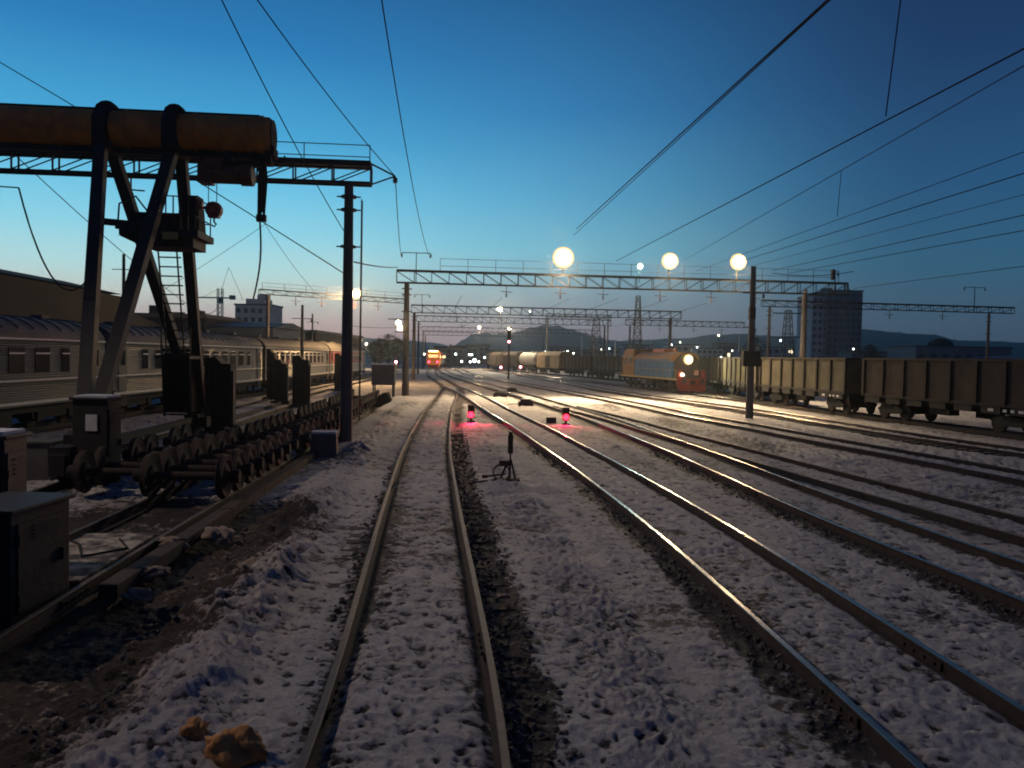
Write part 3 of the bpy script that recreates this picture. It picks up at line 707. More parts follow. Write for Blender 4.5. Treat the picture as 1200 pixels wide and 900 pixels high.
    for s in (-.5, .5): m.bar(e0 + Vector((s, 0, 1.0)), e1 + Vector((s, 0, 1.0)), .04); m.bar(e0 + Vector((s, 0, 0)), e0 + Vector((s, 0, 1.0)), .04)
    m.build('lower_stair', M_steel, t)
    m = MB(); m.box((B2.x - .5, B2.y - .6, 2.0), (1.0, 1.3, 2.2)); m.box((B2.x - .5, B2.y - .6, 3.2), (1.15, 1.45, .12)); m.build('electrical_cabinet', M_black, t)
    # trolley hoist under the right overhang
    h0, h1 = loc(D(234, 200, 26)).x, loc(D(296, 200, 26)).x; hc = (h0 + h1) / 2; hz = 8.95
    m = MB(); m.disc((hc, 0, hz), 'x', [(.26, -(h1 - h0) / 2 + .1), (.31, -.7), (.31, .45), (.36, .5), (.36, (h1 - h0) / 2)], 16); m.box((hc - .35, -.1, hz + .3), (.6, .5, .3)); m.box((h0 + .22, 0, hz - .02), (.4, .62, .62)); m.build('hoist_drum', mat('hoist_orange', (.16, .06, .025), .6, 0, .4, 3), t, True)
    m = MB()
    for xx in (h0 + .25, hc + .1, h1 + .1):
        for s in (-1, 1): m.bar((xx, s * .25, hz + .2), (xx, s * .22, zc - .6), .07, .12)
        m.disc((xx, 0, zc - .85), 'y', [(.13, -.24), (.13, .24)], 12)
    m.bar((h0 + .1, 0, zc - .95), (h1 + .2, 0, zc - .95), .3, .16); m.build('trolley', M_steel, t)
    hk = loc(D(249, 244, 26)); hkz = D(249, 246, 26).z
    m = MB(); 
    for s in (-.13, .13): m.tube([(hk.x - .9 + s, 0, hz - .25), (hk.x - .05 + s * .6, 0, hkz + .25)], .014, 5) if 0 else m.tube([(hk.x + s, 0, hz - .2), (hk.x + s, 0, hkz + .2)], .014, 5)
    m.build('hoist_rope', M_wire, t)
    m = MB(); m.disc((hk.x + .05, 0, hkz), 'y', [(.2, -.17), (.26, -.13), (.26, .13), (.2, .17)], 14); m.box((hk.x + .05, 0, hkz - .02), (.34, .3, .46)); m.box((hk.x - .38, 0, hkz + .12), (.16, .2, .24)); m.bar((hk.x - .4, 0, hkz + .05), (hk.x, 0, hkz + .05), .06)
    hb = m.build('hook_block', mat('hook_block_red', (.35, .07, .03), .5, 0, .4, 6), t)
    m = MB(); m.tube([(hk.x + .05, 0, hkz - .2), (hk.x + .05, 0, hkz - .38), (hk.x + .12, 0, hkz - .46), (hk.x + .06, 0, hkz - .54), (hk.x - .03, 0, hkz - .48)], .03, 6); m.build('hook', M_steel, hb)
    # hanging cable bunch at the beam end and festoon loops
    fx = loc(D(309, 190, 26.2)).x
    zb_ = D(309, 258, 26.2).z
    m = MB()
    for s, k in ((-.09, 0), (-.03, .15), (.07, .05), (.02, .25)): m.tube([(fx + s * .3, s, zc - .6), (fx + s * 1.3, s * .8, (zc + zb_) / 2), (fx - .05 + s, 0, zb_ + k)], .045, 6)
    m.box((fx - .05, 0, zb_ + .05), (.3, .2, .22)); m.build('festoon_cable', M_black, t)
    q0 = Vector((fx - .1, 0, zb_)); q1 = loc(D(297, 350, 27))
    m = MB(); pts = []
    for i in range(9):
        u = i / 8; p = q0.lerp(q1, u); p.x += .12 * math.sin(u * math.pi); pts.append(p)
    m.tube(pts, .03, 6); m.build('trailing_cable', M_wire, t)
    m = MB()
    for k in range(5):
        xx = S2.x + .9 + k * .9
    for k in range(6): m.tube([(h0 + k * .45, .1, zc - .6), (h0 + .22 + k * .45, .1, zc - .6 - .32 - .05 * (k % 2)), (h0 + .45 + k * .45, .1, zc - .6)], .03, 5)
    m.build('cable_loops', M_black, t)
    m = MB(); m.disc((xe - .02, 0, zc), 'x', [(.5, 0), (.5, .06)], 20); m.bar((xe + .05, -.35, zc - .55), (xe + .05, .35, zc - .55), .1, .3); m.box((xe - .12, 0, zc - .75), (.2, .5, .4)); m.build('beam_end_stop', M_rust, t)
    return t
crane()

# ------------------------------------------------------------------ passenger coaches
def coach_material(name, c1, c2=None):
    m, t, b = principled(name)
    tcn = t.nodes.new('ShaderNodeTexCoord'); sp = t.nodes.new('ShaderNodeSeparateXYZ'); t.links.new(tcn.outputs['Object'], sp.inputs[0])
    wv = t.nodes.new('ShaderNodeTexWave'); wv.wave_type = 'BANDS'; wv.bands_direction = 'Z'; wv.inputs['Scale'].default_value = 3.4
    t.links.new(tcn.outputs['Object'], wv.inputs['Vector'])
    bp = t.nodes.new('ShaderNodeBump'); bp.inputs['Strength'].default_value = .9; bp.inputs['Distance'].default_value = .04
    t.links.new(wv.outputs['Fac'], bp.inputs['Height']); t.links.new(bp.outputs[0], b.inputs['Normal'])
    n = t.nodes.new('ShaderNodeTexNoise'); n.inputs['Scale'].default_value = .9; n.inputs['Detail'].default_value = 6; t.links.new(tcn.outputs['Object'], n.inputs['Vector'])
    mx = t.nodes.new('ShaderNodeMix'); mx.data_type = 'RGBA'; t.links.new(n.outputs[0], mx.inputs[0])
    mx.inputs[6].default_value = (*c1, 1); mx.inputs[7].default_value = (*tuple(v * .6 for v in c1), 1)
    out = mx.outputs[2]
    if c2:
        gt = t.nodes.new('ShaderNodeMath'); gt.operation = 'GREATER_THAN'; gt.inputs[1].default_value = 2.05; t.links.new(sp.outputs['Z'], gt.inputs[0])
        m2 = t.nodes.new('ShaderNodeMix'); m2.data_type = 'RGBA'; t.links.new(gt.outputs[0], m2.inputs[0]); t.links.new(out, m2.inputs[6]); m2.inputs[7].default_value = (*c2, 1); out = m2.outputs[2]
    t.links.new(out, b.inputs['Base Color']); b.inputs['Roughness'].default_value = .42; b.inputs['Metallic'].default_value = .6 if not c2 else .1
    return m
M_coach = coach_material('silver_coach_side', (.11, .115, .11)); M_coachr = coach_material('grey_coach_side_red_band', (.34, .34, .34), (.30, .04, .03))
M_roof = mat('ribbed_coach_roof', (.13, .125, .12), .8, 0, .25, 1.2, .3)
def make_coach(label, cm, loc, rz):
    t = thing('passenger_coach', label, 'railway coach', loc, rz, 'coaches of the passenger train')
    hw, L_ = 1.53, 24.0
    m = MB(); m.box((0, 0, 2.3), (2 * hw, L_, 2.5))
    m.box((0, 0, 1.02), (2 * hw - .06, L_, .1)); m.build('body', cm, t)
    rp = [(-hw - .015, 3.5), (-hw + .02, 3.72)] + [(hw * math.sin(q) * .98, 3.6 + .82 * math.cos(q)) for q in np.linspace(-1.35, 1.35, 11)] + [(hw - .02, 3.72), (hw + .015, 3.5)]
    m = MB(); m.prism(rp, 'y', -L_ / 2, L_ / 2)
    for k in range(24):
        y_ = -L_ / 2 + .5 + k; pts = [(hw * math.sin(q) * 1.0, y_, 3.6 + .84 * math.cos(q)) for q in np.linspace(-1.2, 1.2, 9)]; m.tube(pts, .025, 4)
    for y_ in (-9, -3, 4, 9.5): m.box((0, y_, 4.48), (.5, .6, .18))
    m.build('roof', M_roof, t)
    m = MB()
    for s in (-1, 1): m.bar((s * (hw + .03), -L_ / 2, 3.52), (s * (hw + .03), L_ / 2, 3.52), .05, .07); m.bar((s * (hw + .02), -L_ / 2, 1.95), (s * (hw + .02), L_ / 2, 1.95), .05, .06); m.bar((s * (hw + .02), -L_ / 2, 1.1), (s * (hw + .02), L_ / 2, 1.1), .05, .1)
    m.build('side_moulding', M_white, t)
    for s in (-1, 1):
        for k in range(11):
            y_ = -8.6 + k * 1.72; wide = 1.0 if 0 < k < 10 else .6
            w_ = MB().box((s * (hw + .008), y_, 2.72), (.03, wide, .95)).build('window', M_glassd, t)
            if s > 0: MB().box((s * (hw + .03), y_, 2.98), (.03, wide, .06)).build('window_bar', M_white, w_)
        for y_ in (-11.1, 11.1):
            d = MB().box((s * (hw + .01), y_, 2.35), (.05, .82, 2.2)).build('door', mat('coach_door_green', (.035, .05, .045), .6), t)
            MB().box((s * (hw + .03), y_, 2.8), (.03, .45, .7)).build('door_window', M_glassd, d)
            if s > 0: MB().box((s * hw, y_, .75), (.1, .8, .5)).build('step', M_black, t)
    m = MB(); m.box((0, 0, .82), (2.4, L_ - .4, .3))
    for y_, l_ in ((-3.5, 2.2), (0, 1.6), (3.8, 2.8)):
        for s in (-1, 1): m.box((s * 1.0, y_, .52), (.7, l_, .55))
    m.build('underframe', M_black, t)
    for y_ in (-8.5, 8.5):
        b = MB()
        for s in (-1, 1): b.box((s * 1.05, y_, .52), (.16, 3.2, .28)); [b.box((s * 1.08, y_ + e, .48), (.26, .35, .35)) for e in (-1.2, 1.2)]
        b.box((0, y_, .6), (2.1, .5, .3)); b = b.build('bogie', M_black, t)
        for e in (-1.2, 1.2):
            w_ = MB()
            for s in (-1, 1): w_.disc((s * .79, y_ + e, .475), 'x', [(.42, -.07), (.475, -.05), (.475, .05), (.42, .07)], 20)
            w_.tube([(-.8, y_ + e, .475), (.8, y_ + e, .475)], .08, 8); w_.build('wheelset', M_rust, b)
    for y_ in (-L_ / 2 - .2, L_ / 2 + .2):
        m = MB(); m.box((0, y_, 2.3), (1.3, .42, 2.3)); m.build('gangway', M_black, t)
    return t
def on(P_, y): return (float(P_.x(y)), y, 0), P_.rz(y)
ca = make_coach('silver ribbed passenger coach at the left edge behind the crane, nearest of the train', M_coach, *on(PP, 24.1))
for yc, lab in ((48.9, 'silver ribbed passenger coach behind the right leg of the crane'), (73.7, 'silver passenger coach glowing gold under the lamp by the nearest pole')):
    l_, r_ = on(PP, yc); dup(ca, l_, r_, lab)
l_, r_ = on(PP, -.7); dup(ca, l_, r_, 'passenger coach beyond the left edge, out of the light')
make_coach('last coach of the passenger train with a red upper band', M_coachr, *on(PP, 98.5))
# a far electric train coming on the main track
def far_train():
    l_, r_ = on(PA, 190)
    t = thing('electric_locomotive', 'distant orange locomotive with lit front at the end of the main track', 'locomotive', l_, r_)
    m = MB(); m.prism([(-1.5, .9), (1.5, .9), (1.55, 3.6), (1.1, 4.3), (-1.1, 4.3), (-1.55, 3.6)], 'y', 0, 17); m.build('body', M_orange, t)
    MB().box((0, 8.5, .7), (2.6, 16.5, .9)).build('underframe', M_red, t)
    MB().box((0, -.03, 3.0), (2.3, .06, .7)).build('windscreen', emit('warm_window_glow', (1, .6, .25), 1.2), t)
    MB().box((0, -.05, 4.15), (2.2, .14, .3)).build('roof_lamp_strip', emit('lamp_amber', (1, .62, .22), 9), t)
    for s in (-1, 1): MB().disc((s * 1.0, -.06, 1.6), 'y', [(.2, 0), (.16, -.1)], 10).build('marker_light', emit('lamp_red', REDL, 14), t)
    MB().box((1.53, 9, 2.8), (.06, 14, .5)).build('side_window', emit('window_row_glow', (1, .75, .35), 1.6), t)
    l2, r2 = on(PA, 220)
    t2 = thing('electric_coach', 'distant pale coach with a glowing window row behind the orange locomotive', 'railway coach', l2, r2)
    m = MB(); m.prism([(-1.5, .9), (1.5, .9), (1.55, 3.5), (1.0, 4.2), (-1.0, 4.2), (-1.55, 3.5)], 'y', -12, 12); m.build('body', M_coachr, t2)
    MB().box((1.53, 0, 2.8), (.06, 22, .7)).build('side_window', emit('window_row_glow', (1, .75, .35), 1.6), t2)
    MB().box((0, 0, .6), (2.5, 22, .6)).build('underframe', M_black, t2)
far_train()

# ------------------------------------------------------------------ freight wagons
M_gond = mat('green_grey_wagon_side', (.105, .095, .055), .9, 0, .3, 1.1, .3, col2=(.04, .032, .022), thresh=(.35, .75))
M_gond2 = mat('brown_wagon_side', (.055, .038, .028), .9, 0, .3, 1.1, .3, col2=(.024, .018, .015), thresh=(.35, .75))
M_post = mat('rusty_wagon_post', (.022, .014, .010), .85, 0, .3, 3, .2)
def make_gondola(label, sm, loc, rz):
    t = thing('freight_wagon', label, 'open wagon', loc, rz, 'open freight wagons standing in a row on the right')
    hw, L_ = 1.5, 12.7
    m = MB()
    for s in (-1, 1): m.box((s * hw, 0, 2.42), (.06, L_, 2.1)); m.box((0, s * (L_ / 2 - .03), 2.42), (2 * hw, .06, 2.1))
    m.box((0, 0, 1.33), (2 * hw, L_, .1)); m.build('body', sm, t)
    m = MB()
    for s in (-1, 1): m.box((s * (hw + .04), 0, 3.47), (.16, L_ + .1, .12)); m.box((0, s * L_ / 2, 3.47), (2 * hw, .16, .12)); m.box((s * (hw + .03), 0, 1.36), (.12, L_, .16))
    m.build('top_rim', M_post, t)
    for s in (-1, 1):
        for k in range(8):
            y_ = -L_ / 2 + .06 + k * (L_ - .12) / 7
            MB().box((s * (hw + .06), y_, 2.4), (.14, .2, 2.1), taper=.98).build('side_post', M_post, t)
        for k in range(7):
            y_ = -L_ / 2 + (k + .5) * (L_ - .1) / 7
            m = MB(); m.box((s * (hw + .035), y_, 1.15), (.05, 1.2, .42)); m.box((s * (hw + .07), y_ - .4, 1.35), (.05, .12, .12)); m.build('drop_hatch', M_black, t)
        for j, (cx_, w_) in enumerate(((-5.5, .3), (-5.0, .22), (-4.55, .22), (-3.7, .34))):
            if s < 0: MB().box((s * (hw + .08), cx_, 1.12), (.012, w_, .13)).build('stencil_mark', M_white, t)
    m = MB(); m.box((0, 0, 1.05), (.6, L_ + .3, .4)); m.box((0, 0, 1.2), (2.7, L_ - .1, .16))
    for s in (-1, 1): m.box((0, s * (L_ / 2), 1.05), (2.7, .2, .4)); m.box((0, s * (L_ / 2 + .35), 1.06), (.3, .7, .3))
    m.box((-.7, .5, .75), (.6, 1.5, .35)); m.box((.6, -1.0, .7), (.5, 1.0, .4)); m.build('underframe', M_black, t)
    for y_ in (-4.33, 4.33):
        b = MB()
        for s in (-1, 1): b.prism([(y_ - 1.15, .62), (y_ - .9, .42), (y_ - .45, .36), (y_ + .45, .36), (y_ + .9, .42), (y_ + 1.15, .62), (y_ + .5, .82), (y_ - .5, .82)], 'x', s * 1.05 - .09, s * 1.05 + .09)
        b.box((0, y_, .72), (2.3, .4, .34)); b = b.build('bogie', M_black, t)
        for e in (-.925, .925):
            w_ = MB()
            for s in (-1, 1): w_.disc((s * .79, y_ + e, .475), 'x', [(.42, -.07), (.475, -.05), (.475, .05), (.42, .07)], 20)
            w_.tube([(-1.1, y_ + e, .475), (1.1, y_ + e, .475)], .08, 8); w_.build('wheelset', M_rust, b)
    # load seen at the brim is below it: none
    return t
g_a = make_gondola('brown open wagon at the right edge, largest of the freight wagons', M_gond2, *on(PH, 41.5))
g_b = make_gondola('green grey open wagon right of the tall dark pole', M_gond, *on(PH, 55.45))
l_, r_ = on(PH, 27.6); dup(g_a, l_, r_, 'brown open wagon beyond the right edge of the row')
labs = ['green grey open wagon between the tall dark pole and the locomotive', 'open wagon hidden behind the front of the locomotive', 'open wagon hidden behind the rear of the locomotive', 'dark open wagon just left of the locomotive',
        'open wagon second to the left of the locomotive', 'open wagon third to the left of the locomotive']
for k in range(6):
    yc = 69.4 + 13.95 * k - (0, .0, .1, .4, 1.2, 2.0)[k]; l_, r_ = on(PH, yc); wg = dup(g_b if k != 3 else g_a, l_, r_, labs[k])
    for ch in wg.children:
        if ch.name.startswith('body'):
            ch.material_slots[0].link = 'OBJECT'; ch.material_slots[0].material = (mat('olive_wagon_side', (.13, .125, .05), .9, 0, .3, .8, .3, col2=(.06, .05, .028)), M_gond2, M_gond, M_gond2, mat('grey_wagon_side', (.09, .10, .09), .9, 0, .3, .9, .3, col2=(.04, .045, .04)), mat('red_brown_wagon_side', (.10, .045, .03), .9, 0, .3, .9, .3, col2=(.05, .028, .02)))[k]
def make_tank(loc, rz, label):
    t = thing('tank_wagon', label, 'tank wagon', loc, rz)
    m = MB(); m.disc((0, 0, 2.75), 'y', [(.6, -5.6), (1.2, -5.45), (1.5, -5.1), (1.5, 5.1), (1.2, 5.45), (.6, 5.6)], 24); m.disc((0, 0, 4.3), 'z', [(.35, -.3), (.35, .25)], 14); m.build('tank', mat('tank_cream', (.34, .30, .24), .5, 0, .35, 1.2), t, True)
    m = MB(); m.box((0, 0, 1.05), (2.4, 11.6, .35)); [m.box((0, s * 4.5, 1.4), (2.5, .4, .6)) for s in (-1, 1)]; m.build('underframe', M_black, t)
    for y_ in (-4.1, 4.1):
        b = MB(); [b.box((s * 1.05, y_, .55), (.16, 2.4, .35)) for s in (-1, 1)]; b = b.build('bogie', M_black, t)
        for e in (-.925, .925):
            w_ = MB(); [w_.disc((s * .79, y_ + e, .475), 'x', [(.475, -.06), (.475, .06)], 14) for s in (-1, 1)]; w_.build('wheelset', M_rust, b)
def make_boxcar(loc, rz, label, mt):
    t = thing('covered_wagon', label, 'covered wagon', loc, rz)
    m = MB(); m.prism([(-1.5, 1.2), (1.5, 1.2), (1.5, 3.6), (1.0, 4.2), (0, 4.4), (-1.0, 4.2), (-1.5, 3.6)], 'y', -6.6, 6.6); m.build('body', mt, t)
    for s in (-1, 1): MB().box((s * 1.53, 0, 2.4), (.08, 2.4, 2.2)).build('sliding_door', M_gond2, t)
    m = MB(); m.box((0, 0, 1.0), (2.3, 13, .4)); m.build('underframe', M_black, t)
    for y_ in (-4.3, 4.3):
        w_ = MB(); [w_.box((s * 1.0, y_, .5), (.2, 2.5, .5)) for s in (-1, 1)]; w_.build('bogie', M_black, t)
l_, r_ = on(PH, 152.5); make_boxcar(l_, r_, 'distant yellowish covered wagon next to the tank wagon', mat('ochre_wagon', (.40, .26, .11), .8, 0, .3, 1))
l_, r_ = on(PH, 166); make_tank(l_, r_, 'distant cream tank wagon with rounded end among the freight wagons')
l_, r_ = on(PH, 180); make_boxcar(l_, r_, 'distant dark brown covered wagon left of the tank wagon', M_gond2)
for k, yy in enumerate((194, 208)): l_, r_ = on(PH, yy); make_boxcar(l_, r_, ('far covered wagon right behind the signal post', 'farthest covered wagon of the freight row')[k], M_gond2)

# ------------------------------------------------------------------ shunting locomotive
def loco():
    y0, y1 = 78.0, 94.8; a, b = PG.p(y0), PG.p(y1); rz = -math.atan2(b.x - a.x, b.y - a.y)
    t = thing('shunting_locomotive', 'orange and blue diesel locomotive with red front and its headlight on', 'locomotive', a, rz)
    Lb = (b - a).length
    M_ob = mat('loco_orange', (.38, .19, .05), .6, 0, .25, 1.5, .1, col2=(.18, .10, .04))
    m = MB(); m.prism([(-1.45, 1.35), (1.45, 1.35), (1.45, 3.05), (-1.45, 3.05)], 'y', 1.6, Lb - 4.6); m2 = MB(); m2.prism([(1.5, 3.055), (1.45, 3.45), (1.25, 3.75), (.7, 3.98), (-.7, 3.98), (-1.25, 3.75), (-1.45, 3.45), (-1.5, 3.055)], 'y', 1.55, Lb - 4.6); m2.build('hood_roof', M_ob, t); hood = m.build('hood', M_blue, t)
    m = MB(); m.prism([(Lb - 4.6, 1.35), (Lb - .6, 1.35), (Lb - .5, 3.0), (Lb - 1.0, 3.9), (Lb - 1.7, 4.3), (Lb - 4.2, 4.4), (Lb - 4.6, 4.3)], 'x', -1.5, 1.5); cabb = m.build('cab', M_ob, t)
    for s in (-1, 1):
        MB().box((s * 1.52, Lb - 3.2, 3.1), (.04, 1.3, .8)).build('window', M_glassd, cabb)
        MB().box((s * 1.53, Lb - 1.5, 2.9), (.05, .7, .7)).build('window', M_glassd, cabb)
        MB().box((s * 1.47, Lb / 2 - 1.5, 2.35), (.05, Lb - 7.4, 1.75)).build('blue_side_panel', M_blue, hood)
        m = MB(); [m.box((s * 1.5, 3 + k * 1.25, 2.4), (.03, .9, 1.3)) for k in range(7)]; m.build('louvre_doors', mat('loco_louvre', (.05, .13, .25), .6, 0, .3, 3), hood)
        m = MB(); [m.bar((s * 1.52, y_, 1.3), (s * 1.52, y_, 2.2), .03) for y_ in np.arange(.3, Lb, 1.7)]; m.bar((s * 1.52, .3, 2.2), (s * 1.52, Lb - 4.7, 2.2), .03); m.build('handrail', M_yellow, t)
        MB().bar((s * 1.53, 0, 1.28), (s * 1.53, Lb, 1.28), .08, .16).build('footplate_stripe', M_yellow, t)
    m = MB(); m.box((0, Lb / 2, 1.2), (3.0, Lb, .2)); m.box((0, Lb / 2, .85), (1.9, 6.0, .9))
    for s in (-1, 1): m.box((s * 1.05, Lb / 2, .75), (.5, 3.2, .6))
    m.build('underframe', M_black, t)
    for s in (-1, 1): MB().box((s * 1.34, Lb / 2 + 1.0, .8), (.06, 1.5, .45)).build('battery_box_cover', M_galv, t)
    m = MB(); m.prism([(-.6, 4.0), (.6, 4.0), (.45, 4.35), (-.45, 4.35)], 'y', 6.0, 9.2); m.disc((0, 4.2, 4.1), 'z', [(.2, -.2), (.2, .3)], 10); m.build('roof_fan_housing', mat('loco_roof_red', (.5, .16, .05), .6), hood)
    # front end, faces us
    m = MB(); m.box((0, .05, 1.0), (3.0, .3, .75)); m.prism([(-1.45, .28), (-.9, .12), (0, .18), (.9, .12), (1.45, .28), (1.3, .8), (-1.3, .8)], 'y', -.35, -.05); fr = m.build('buffer_beam', M_red, t)
    for s in (-1, 1):
        m = MB(); m.disc((s * .95, -.1, 1.15), 'y', [(.09, .0), (.09, -.35), (.24, -.37), (.24, -.43)], 14); m.build('buffer', M_black, fr)
        m = MB(); m.box((s * 1.2, -.02, 1.75), (.5, .05, .8)); m.bar((s * 1.4, 0, 1.3), (s * 1.4, 0, 2.4), .04); m.build('front_step_panel', M_red, t)
    m = MB(); m.prism([(-1.2, 1.35), (1.2, 1.35), (1.2, 3.1), (.7, 3.7), (-.7, 3.7), (-1.2, 3.1)], 'y', 1.0, 1.6); m.box((0, .96, 2.2), (1.3, .1, 1.3)); m.build('radiator_nose', mat('loco_nose', (.05, .03, .02), .6, 0, .4, 3), hood)
    m = MB(); m.bar((-.6, .1, 1.0), (-.6, .1, 1.7), .05); m.box((0, -.3, 1.05), (.35, .6, .3)); m.build('coupler', M_black, fr)
    hl = MB().disc((0, .98, 3.25), 'y', [(.24, .02), (.26, -.16), (.22, -.16)], 18).build('headlight_housing', M_black, t)
    MB().disc((0, .82, 3.25), 'y', [(.52, 0), (.46, -.10), (.25, -.18)], 18).build('lens', lamp_glare('headlight_glow', (1, .86, .5), (1, .7, .25), 60), hl)  # disc wider than its housing, shaped for the headlight's glare
    ml = MB().disc((-1.0, -.12, 1.75), 'y', [(.13, 0), (.13, -.1)], 14).build('marker_light', emit('marker_glow', (1, .8, .45), 30), t)
    m = MB(); m.box((.9, .9, 1.95), (.45, .06, .5)); m.build('number_plate', mat('pink_plate', (.55, .3, .22), .6), t)
    for y_ in (3.4, Lb - 3.4):
        b_ = MB(); [b_.box((s * 1.12, y_, .62), (.18, 4.1, .32)) for s in (-1, 1)]; [b_.box((s * 1.16, y_ + e, .52), (.2, .4, .5)) for s in (-1, 1) for e in (-1.85, 0, 1.85)]; b_ = b_.build('bogie', M_black, t)
        for e in (-1.85, 0, 1.85):
            w_ = MB(); [w_.disc((s * .79, y_ + e, .52), 'x', [(.52, -.07), (.52, .07)], 18) for s in (-1, 1)]; w_.build('wheelset', M_rust, b_)
    m4 = Matrix.Translation(a) @ Matrix.Rotation(rz, 4, 'Z')
    lp = m4 @ Vector((0, .55, 3.25)); tg = m4 @ Vector((-.5, -30, 0))
    spot('headlight', lp, tg, 2500, (1, .82, .5), 120, .2)
    return t
loco()

# ------------------------------------------------------------------ lamps
def floodlight(label, p, power, col, glow, r=.42, target=None, base=None, name='floodlight', ang=150, post=1.2, beam=False):
    """a round floodlight head on a bracket; the lamp gives the light of the place"""
    t = thing(name, label, 'floodlight', p, 0)
    m = MB(); m.disc((0, .12, 0), 'y', [(r * .3, .42), (r * .8, .16), (r * .9, .0), (r * .95, -.04)], 18); m.build('housing', M_galv, t)
    m = MB(); m.disc((0, -.05, 0), 'y', [(r * .99, 0), (r * .93, -r * .18), (r * .7, -r * .36), (r * .35, -r * .46)], 18); m.build('lens', lamp_glare('glow_' + glow[0], glow[1], tuple(c * k for c, k in zip(glow[1], (1, .75, .45))), glow[2]), t, True)  # glowing disc sized up to take in the lamp's bloom
    m = MB(); m.bar((0, .3, -.1), (0, .3, -post), .12); m.bar((-r * .6, .3, -.1), (r * .6, .3, -.1), .06); m.build('bracket', M_steel, t)
    if power:
        if beam:
            point('lamp', (p[0], p[1] - r - .35, p[2] - .1), power * .10, col, .3)
            spot('beam', (p[0], p[1] - r - .35, p[2] - .1), (p[0], p[1] - 7, 0), power, col, 122, .3, None, .9)
        else: point('lamp', (p[0], p[1] - r - .35, p[2] - .1), power, col, .3)
    return t
WARM = ('warm', (1, .80, .48), 60)
for (px_, py_), pw, lab, r_ in (((660, 302), 30000, 'left and brightest of the three big floodlights above the widest portal', .95), ((785, 306), 16000, 'middle one of the three big floodlights above the widest portal', .75), ((865, 307), 16000, 'right one of the three big floodlights, beside the top of the tall dark pole', .75)):
    q = D(px_, py_, 67.6 + (px_ - 500) * .0072)
    floodlight(lab, (q.x, q.y, q.z), pw, HALO, WARM, r_, post=1.5, beam=True)
q = D(750, 312, 150); floodlight('pale teal floodlight behind the portal, between the first two big ones', (q.x, q.y, q.z), 2500, COLD, ('teal', (.5, 1, .9), 14), .62, post=3)
q = D(586, 362, 165); floodlight('white teal floodlight low in the sky above the portals', (q.x, q.y, q.z), 9000, (1, .85, .6), ('teal_white', (.75, 1, .95), 30), .6, post=2)
q = D(418, 344, 90); floodlight('bright lamp just right of the nearest pole, over the passenger train', (q.x, q.y, q.z), 11000, SODIUM, ('amber', (1, .78, .42), 60), .55, post=.6)
for px_, py_, Y_, r_, pw, lab in ((562, 384, 200, .5, 9000, 'small white lamp over the far tracks left of the signal post'), (597, 384.5, 185, .45, 6000, 'small white lamp right above the signal post'),
                         (621, 365, 150, .18, 0, 'tiny lamp hanging on the second portal'), (397, 399, 170, .5, 6000, 'left one of three small lamps behind the passenger train'),
                         (422, 399, 175, .5, 4000, 'middle one of three small lamps behind the passenger train'), (429.5, 403, 175, .35, 0, 'right one of three small lamps behind the passenger train'),
                         (842, 393, 200, .32, 0, 'small pale lamp in the haze right of the locomotive')):
    q = D(px_, py_, Y_); floodlight(lab, (q.x, q.y, q.z), pw, HALO, ('white_small', (1, .95, .8), 25), r_, post=1.6)
# lamp cabinet on the dark pole
q = D(467, 380, 65.2)
t = thing('pole_lamp', 'two glowing lamps one above the other on a bracket left of the dark pole', 'lamp', q)
m = MB(); m.bar((-.9, .1, .42), (.75, .1, .42), .08); m.bar((-.35, .1, -.62), (.7, .1, -.62), .06); m.build('bracket', M_steel, t)
MB().disc((0, 0, .12), 'y', [(.2, 0), (.2, -.12)], 14).build('upper_lens', emit('glow_pole', (1, .8, .5), 25), t)
MB().box((.12, 0, -.32), (.38, .3, .38)).build('lower_lamp', emit('glow_pole_b', (1, .75, .4), 7), t)
# yard floodlight mast outside the picture on the left that lights the foreground
def yard_mast(label, x_, y_, h, power, target, ang=110, col=SODIUM):
    t = thing('floodlight_mast', label, 'floodlight mast', (x_, y_, -.2))
    m = MB().tube([(0, 0, 0), (0, 0, h)], [.25, .12], 10); m.bar((-.8, 0, h), (.8, 0, h), .1); m.build('mast', M_galv, t)
    for s in (-.6, 0, .6):
        m = MB(); m.box((s, 0, h + .2), (.42, .4, .35)); m.build('lamp_head', M_galv, t)
    spot('lamp', (x_, y_, h + .1), target, power, col, ang, .35)
yard_mast('floodlight mast standing beyond the passenger train outside the left edge', -27, 12, 20, 38000, (-6.0, 12, 0), 54, (1, .76, .56))
yard_mast('floodlight mast standing on the right of the yard behind the viewer', 26, -14, 15, 700, (6, 12, 0), 110, (1, .74, .55))

# ------------------------------------------------------------------ signals
def dwarf(label, p, pw=90):
    t = thing('dwarf_signal', label, 'ground signal', (p.x, p.y, -.15))
    m = MB(); m.tube([(0, 0, 0), (0, 0, .25)], .07, 8); m.box((0, 0, .03), (.4, .4, .08)); m.build('foot', M_steel, t)
    m = MB(); m.box((0, 0, .52), (.34, .26, .62)); m.box((0, -.16, .85), (.36, .2, .03)); b = m.build('signal_head', M_black, t)
    MB().disc((0, -.13, .38), 'y', [(.14, 0), (.15, -.05)], 16).build('red_lens', emit('red_signal_glow', (1, .012, .03), 11), b)
    MB().disc((0, -.13, .66), 'y', [(.09, 0), (.09, -.02)], 14).build('dark_lens', M_glassd, b)
    spot('lamp', (p.x, p.y - .32, .30), (p.x, p.y - 6, -.9), pw * 1.9, REDL, 165, .08, None, .3)
    return t
pD1 = G(552, 491); dwarf('ground signal with a red light between the main track and the next one', pD1, 200)
pD2 = G(663, 494); dwarf('ground signal with a red light right of the shiny railed track', pD2)
